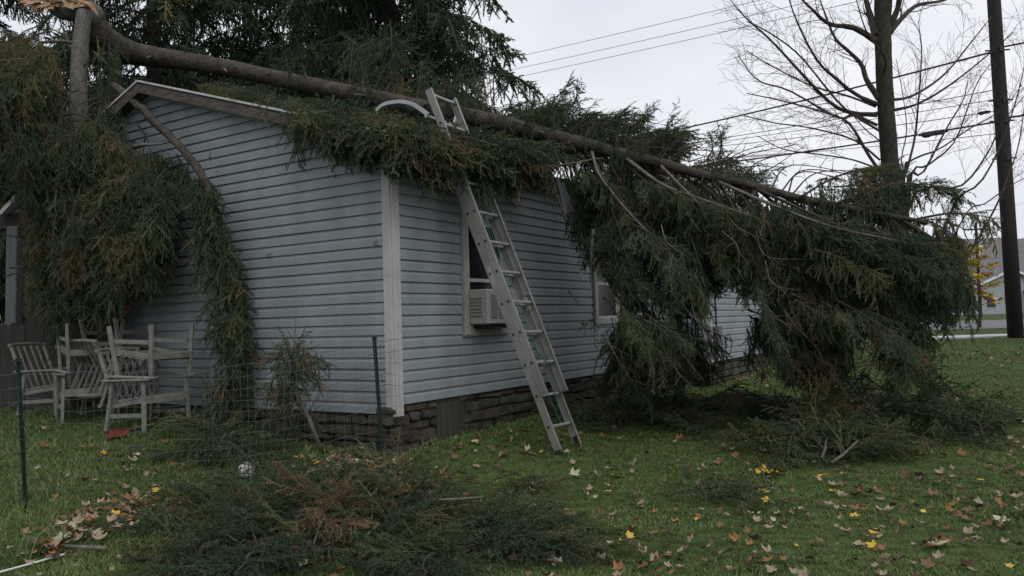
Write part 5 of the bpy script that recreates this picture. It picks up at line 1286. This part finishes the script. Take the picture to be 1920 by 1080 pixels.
for (a, b, c, l) in (((560, 955), (640, 930), (700, 925), 'bare grey stick lying across the left half of the foreground heap'), ((690, 910), (730, 930), (765, 905), 'forked lichen-grey twig on top of the foreground heap'), ((800, 1015), (860, 1012), (905, 1008), 'straight pale twig on the right half of the foreground heap')):
    stick('bare_stick', l, [gp(*q_) + Vector((0, 0, .24)) for q_ in (a, b, c)], .011, .005, 'limb')
stick('white_rod', 'thin white rod lying in the leaves at the bottom left edge', [gp(-20, 1085) + Vector((0, 0, .02)), gp(60, 1063) + Vector((0, 0, .02)), gp(122, 1045) + Vector((0, 0, .02))], .006, .006, 'white', cat='rod')
stick('leaning_cane', 'pale thin cane leaning beyond the left fence post', [gp(-10, 780) + Vector((0, 0, .05)), at(15, 764, 8.5), at(36, 752, 8.5)], .006, .005, 'limb', cat='cane')
# white ball
bpos = gp(462, 915); t = thing('ball', 'scuffed white ball with dark seams half sunk in the foreground brush', 'ball', tuple(bpos + Vector((0, 0, .14))))
mb = MB()
for j in range(13):
    a0 = PI * j / 12
    for k in range(20): b0 = 2 * PI * k / 20; mb.v.append(Vector((.068 * math.sin(a0) * math.cos(b0), .068 * math.sin(a0) * math.sin(b0), .068 * math.cos(a0))))
for j in range(12):
    for k in range(20): mb.f.append((j * 20 + k, (j + 1) * 20 + k, (j + 1) * 20 + (k + 1) % 20, j * 20 + (k + 1) % 20))
mb.build('skin', M['ball'], t, True)
mb = MB()
for a in (.0, .55, 1.1, 1.65, 2.2, 2.75): mb.tube([Vector((.0685 * math.cos(a) * math.cos(b), .0685 * math.sin(a) * math.cos(b), .0685 * math.sin(b))) for b in np.linspace(0, 2 * PI, 30)], .003 if a != .55 else .007, 4, False)
mb.build('seams', M['black'], t)
# broken eave boards at the strike point
bb = thing('broken_fascia', 'splintered grey eave board jutting from the crushed roof edge under the trunk', 'board', tuple(at(1065, 400, 8.9)))
mb = MB(); mb.bar(at(1050, 345, 8.75), at(1080, 425, 8.95), .02, .09, Vector((1, 0, 0))); mb.bar(at(1046, 335, 8.7), at(1062, 400, 8.8), .01, .035, Vector((1, 0, 0)))
mb.bar(at(1025, 350, 8.8), at(1082, 400, 9.0), .02, .12, Vector((0, 1, .3))); mb.build('board', M['greypost'], bb)
mb = MB(); mb.tube([at(1030, 320, 8.6), at(1045, 370, 8.6), at(1062, 412, 8.6)], .014, 6); mb.build('strut', M['rake'], bb)
at_base(bb)
for k, (px, py, a) in enumerate(((1178, 632, .9), (1184, 655, 1.0))):
    p = at(px, py, 11.3); mb = MB(); mb.bar(p - Vector((.14, 0, -.14)), p + Vector((.14, 0, -.14)), .012, .05, Vector((0, 1, 0)))
    tag(mb.build('loose_siding', M['siding']), ('upper' if k == 0 else 'lower') + ' of the two loose siding strips hanging slanted under the far window', 'siding strip')

# ================================================================== LEAVES
def leaf_mesh(kind, m):
    r_ = random.Random(kind * 7 + 1); pts = []
    ang = [(-90, .10), (-60, .42), (-35, .55), (-18, .44), (0, .56), (18, .78), (36, .90), (48, .66), (62, .70), (76, .82), (90, 1.0)]
    half = [(a, rr) for a, rr in ang]; full = half + [(180 - a, rr) for a, rr in reversed(half[1:-1])]
    curl = r_.uniform(.2, 1.0); tw = r_.uniform(-.7, .7)
    vs = [Vector((0, 0, .0))]
    for a, rr in full:
        rr *= r_.uniform(.88, 1.1) * .085; x, y = rr * math.cos(R(a)), rr * math.sin(R(a)); vs.append(Vector((x, y, curl * (x * x + y * y) * 9 + tw * x * y * 8 + r_.uniform(-.004, .008))))
    n = len(full); fs = [(0, 1 + i, 1 + (i + 1) % n) for i in range(n)]
    k = len(vs); vs += [Vector((-.002, -.008, 0)), Vector((.002, -.008, 0)), Vector((.006, -.075, .012))]; fs.append((k, k + 1, k + 2))
    me = bpy.data.meshes.new('maple_leaf'); me.from_pydata([tuple(v) for v in vs], [], fs); me.materials.append(m); me.update(); return me
LM = {'rust brown': mat('leaf_rust', (0.17, 0.095, 0.052), (0.12, 0.070, 0.042), 25, .8), 'faded tan': mat('leaf_tan', (0.29, 0.225, 0.160), (0.21, 0.155, 0.110), 25, .8), 'bright yellow': mat('leaf_yellow', (0.52, 0.36, 0.05), (0.46, 0.27, 0.04), 20, .7),
      'dull orange': mat('leaf_orange', (0.24, 0.115, 0.045), (0.17, 0.078, 0.035), 20, .8), 'pale cream': mat('leaf_cream', (0.38, 0.38, 0.25), (0.30, 0.28, 0.19), 20, .7), 'dark brown': mat('leaf_dark', (0.10, 0.070, 0.050), (0.07, 0.050, 0.038), 20, .8)}
LMS = {c: [leaf_mesh(i * 3 + j, m) for j in range(3)] for i, (c, m) in enumerate(LM.items())}
cols = list(LM)
def leaf_color(px, py): return rnd.choices(cols, (27, 36, 4, 12, 3, 18))[0]
pts_leaf = []
for _ in range(250):
    x = rnd.uniform(760, 1960); y = 820 + 270 * rnd.random() ** .9; pts_leaf.append((x, y))
for _ in range(190): pts_leaf.append((rnd.gauss(655, 55), rnd.gauss(872, 13)))
for _ in range(200):
    s = rnd.random(); pts_leaf.append((40 + 250 * s + rnd.gauss(0, 30), 1050 - 110 * s + rnd.gauss(0, 18)))
for _ in range(55): pts_leaf.append((rnd.uniform(760, 1100), rnd.uniform(805, 860)))
for _ in range(50): pts_leaf.append((rnd.uniform(1560, 1960), rnd.uniform(880, 980)))
for _ in range(70): pts_leaf.append((rnd.gauss(1860, 60), rnd.gauss(668, 6)))
for _ in range(60): pts_leaf.append((rnd.uniform(1380, 1470), rnd.uniform(690, 740)))
for _ in range(160): pts_leaf.append((rnd.uniform(1560, 1960), rnd.uniform(680, 860)))
for _ in range(60): pts_leaf.append((rnd.uniform(60, 420), rnd.uniform(800, 930)))
special = [(1448, 895, 'bright yellow', 1.5), (1430, 890, 'bright yellow', 1.2), (1465, 893, 'dull orange', 1.2), (1547, 902, 'bright yellow', 1.0), (1186, 880, 'pale cream', 1.1), (1155, 897, 'bright yellow', 1.2), (1075, 898, 'pale cream', .9), (868, 897, 'bright yellow', .8),
           (1884, 985, 'pale cream', 1.2), (1912, 968, 'pale cream', 1.0), (1750, 1027, 'pale cream', 1.2), (1410, 974, 'pale cream', .9), (1877, 1013, 'pale cream', .8), (1645, 1006, 'bright yellow', .8), (285, 957, 'bright yellow', 1.3), (262, 950, 'pale cream', 1.0), (250, 955, 'dull orange', 1.3), (60, 1045, 'pale cream', 1.3), (100, 1035, 'pale cream', 1.2),
           (1605, 935, 'rust brown', 1.2), (1070, 985, 'rust brown', 1.4), (1055, 1010, 'dull orange', 1.0), (1015, 1048, 'dull orange', 1.3), (695, 885, 'bright yellow', .9)]
L_all = []
for x, y, c, s in special: p = gp(x, y); L_all.append((p.y, p, c, s * .8))
for x, y in pts_leaf:
    if y > 1110 or y < 655: continue
    p = gp(x, y)
    q = (p - C0); u, v = q.dot(U), q.dot(V)
    if (u > -.05 and v > -.05) : continue
    if u > 6.5 and v > -.7: continue
    L_all.append((p.y, p, leaf_color(x, y), rnd.uniform(.28, .68)))
L_all.sort(key=lambda a: -a[3] / a[0]); far = L_all[296:]
for _, p, c, s in L_all[:296]:
    o = bpy.data.objects.new('maple_leaf', rnd.choice(LMS[c])); C.objects.link(o)
    o.location = p + Vector((0, 0, rnd.uniform(.018, .04) + (.03 if p.x < -1.9 else 0))); o.rotation_euler = (rnd.gauss(0, .28), rnd.gauss(0, .28), rnd.random() * 6.28); o.scale = (s, s * rnd.uniform(.85, 1.1), s)
    tag(o, c + ' fallen maple leaf lying on the grass', 'leaf', 'fallen maple leaves on the lawn, ' + c)
litter = {c: MB() for c in cols}
extra = []
for _ in range(900):
    x = rnd.uniform(60, 1960); y = 700 + 400 * rnd.random(); p = gp(x, y); q = p - C0; u, v = q.dot(U), q.dot(V)
    if u > -.05 and v > -.05: continue
    extra.append((0, p, rnd.choices(cols, (30, 30, 3, 14, 3, 30))[0], rnd.uniform(.18, .5)))
vsA, fsA, miA = [], [], []
for _, p, c, s in far + extra:
    me = rnd.choice(LMS[c]); Mx = Matrix.Translation(p + Vector((0, 0, rnd.uniform(.015, .035)))) @ Matrix.Rotation(rnd.random() * 6.28, 4, 'Z') @ Matrix.Rotation(rnd.gauss(0, .35), 4, 'X') @ Matrix.Rotation(rnd.gauss(0, .35), 4, 'Y') @ Matrix.Scale(s, 4); k = len(vsA)
    vsA += [tuple(Mx @ v.co) for v in me.vertices]; fsA += [tuple(i + k for i in f_.vertices) for f_ in me.polygons]; miA += [cols.index(c)] * len(me.polygons)
me = bpy.data.meshes.new('leaf_litter'); me.from_pydata(vsA, [], fsA)
for c in cols: me.materials.append(LM[c])
me.polygons.foreach_set('material_index', miA); me.update()
o = bpy.data.objects.new('leaf_litter', me); C.objects.link(o); tag(o, 'scattered small and far fallen leaves and crumbs across the lawn', 'leaf litter', kind='stuff')

# ================================================================== GRASS
def grass():
    N = 330000; sp = Soup()
    # density falls with distance from the camera
    rr = 2.6 * (26 / 2.6) ** (nr.random(N) ** 1.0); th = nr.uniform(R(-37), R(37), N)
    x = rr * np.sin(th); y = rr * np.cos(th)
    q = np.stack([x - C0.x, y - C0.y], 1); u = q @ np.array((U.x, U.y)); v = q @ np.array((V.x, V.y))
    ok = ~(((u > .02) & (v > .02)) | ((u > LH) & (v > -.6))); x, y, rr = x[ok], y[ok], rr[ok]; n = len(x)
    # heights on a lookup grid
    gx = np.arange(-18, 20, .2); gy = np.arange(1, 28, .2); Z = np.array([[gz(a, b) for a in gx] for b in gy])
    ix = np.clip((x - gx[0]) / .2, 0, len(gx) - 2); iy = np.clip((y - gy[0]) / .2, 0, len(gy) - 2); i0 = ix.astype(int); j0 = iy.astype(int); fx = ix - i0; fy = iy - j0
    z = Z[j0, i0] * (1 - fx) * (1 - fy) + Z[j0, i0 + 1] * fx * (1 - fy) + Z[j0 + 1, i0] * (1 - fx) * fy + Z[j0 + 1, i0 + 1] * fx * fy
    # clumps
    cl = np.array([mnoise.noise(Vector((a * 1.4, b * 1.4, 0))) + .6 * mnoise.noise(Vector((a * 5, b * 5, 2))) for a, b in zip(x, y)])
    left = (x < -2.0) & (y > 5.2) 
    h = (.018 + .012 * np.clip(cl, -.5, 1)) * nr.uniform(.5, 1.4, n) * np.where(left, 2.0, 1.0) * (1 + rr * .02)
    wd = .0020 * (1 + rr * .28)
    a = nr.uniform(0, 2 * PI, n); ln = nr.normal(0, .5, (n, 2)) * h[:, None] * 1.2
    base = np.stack([x, y, z - .006], 1); dx = np.stack([np.cos(a) * wd, np.sin(a) * wd, np.zeros(n)], 1)
    tip = base + np.stack([ln[:, 0], ln[:, 1], h], 1)
    T = np.stack([base - dx, base + dx, tip], 1); tint = np.clip(.45 + .35 * cl + nr.normal(0, .16, n) + np.where(nr.random(n) < .04, .6, 0), 0, 1)
    sp.t.append(T.reshape(-1, 3).astype(np.float32)); sp.c.append(np.repeat(tint, 3).astype(np.float32))
    # taller tufts
    T2, c2 = [], []
    tufts = [(gp(rnd.uniform(-40, 110), rnd.uniform(930, 1060)), .20) for _ in range(26)] + [(gp(rnd.uniform(430, 720), rnd.uniform(845, 868)), .09) for _ in range(30)] + [(gp(rnd.uniform(120, 430), rnd.uniform(800, 900)), .075) for _ in range(90)]
    for _ in range(150):
        u_ = rnd.uniform(0, 6.6) if rnd.random() < .65 else -.18; q_ = H(u_, -.16 - rnd.random() * .12, 0) if u_ > 0 else H(-.16 - rnd.random() * .1, rnd.uniform(0, 3.9), 0)
        tufts.append((Vector((q_.x, q_.y, gz(q_.x, q_.y))), rnd.uniform(.05, .11)))
    for p, hh in tufts:
        for _ in range(34):
            b = np.array((p.x, p.y, p.z)) + np.array((rnd.gauss(0, .05), rnd.gauss(0, .05), -.005)); aa = rnd.random() * 6.28; w_ = .0035; h1 = hh * rnd.uniform(.4, 1.2); o_ = np.array((rnd.gauss(0, .5), rnd.gauss(0, .5), 0)) * h1
            d_ = np.array((math.cos(aa), math.sin(aa), 0)) * w_; m_ = b + o_ * .35 + np.array((0, 0, h1 * .6)); e_ = b + o_ + np.array((0, 0, h1 * .85))
            T2 += [[b - d_, b + d_, m_ + d_ * .7], [b - d_, m_ + d_ * .7, m_ - d_ * .7], [m_ - d_ * .7, m_ + d_ * .7, e_]]; c2 += [min(1, max(0, rnd.gauss(.55, .2)))] * 9
    sp.t.append(np.array(T2).reshape(-1, 3).astype(np.float32)); sp.c.append(np.array(c2, np.float32))
    o = sp.build('grass', M['grass']); tag(o, 'short mown grass with longer tufts along the fence and foundation', 'grass', kind='stuff')
grass()
print('soup triangles', NT, 'objects', len(bpy.data.objects))
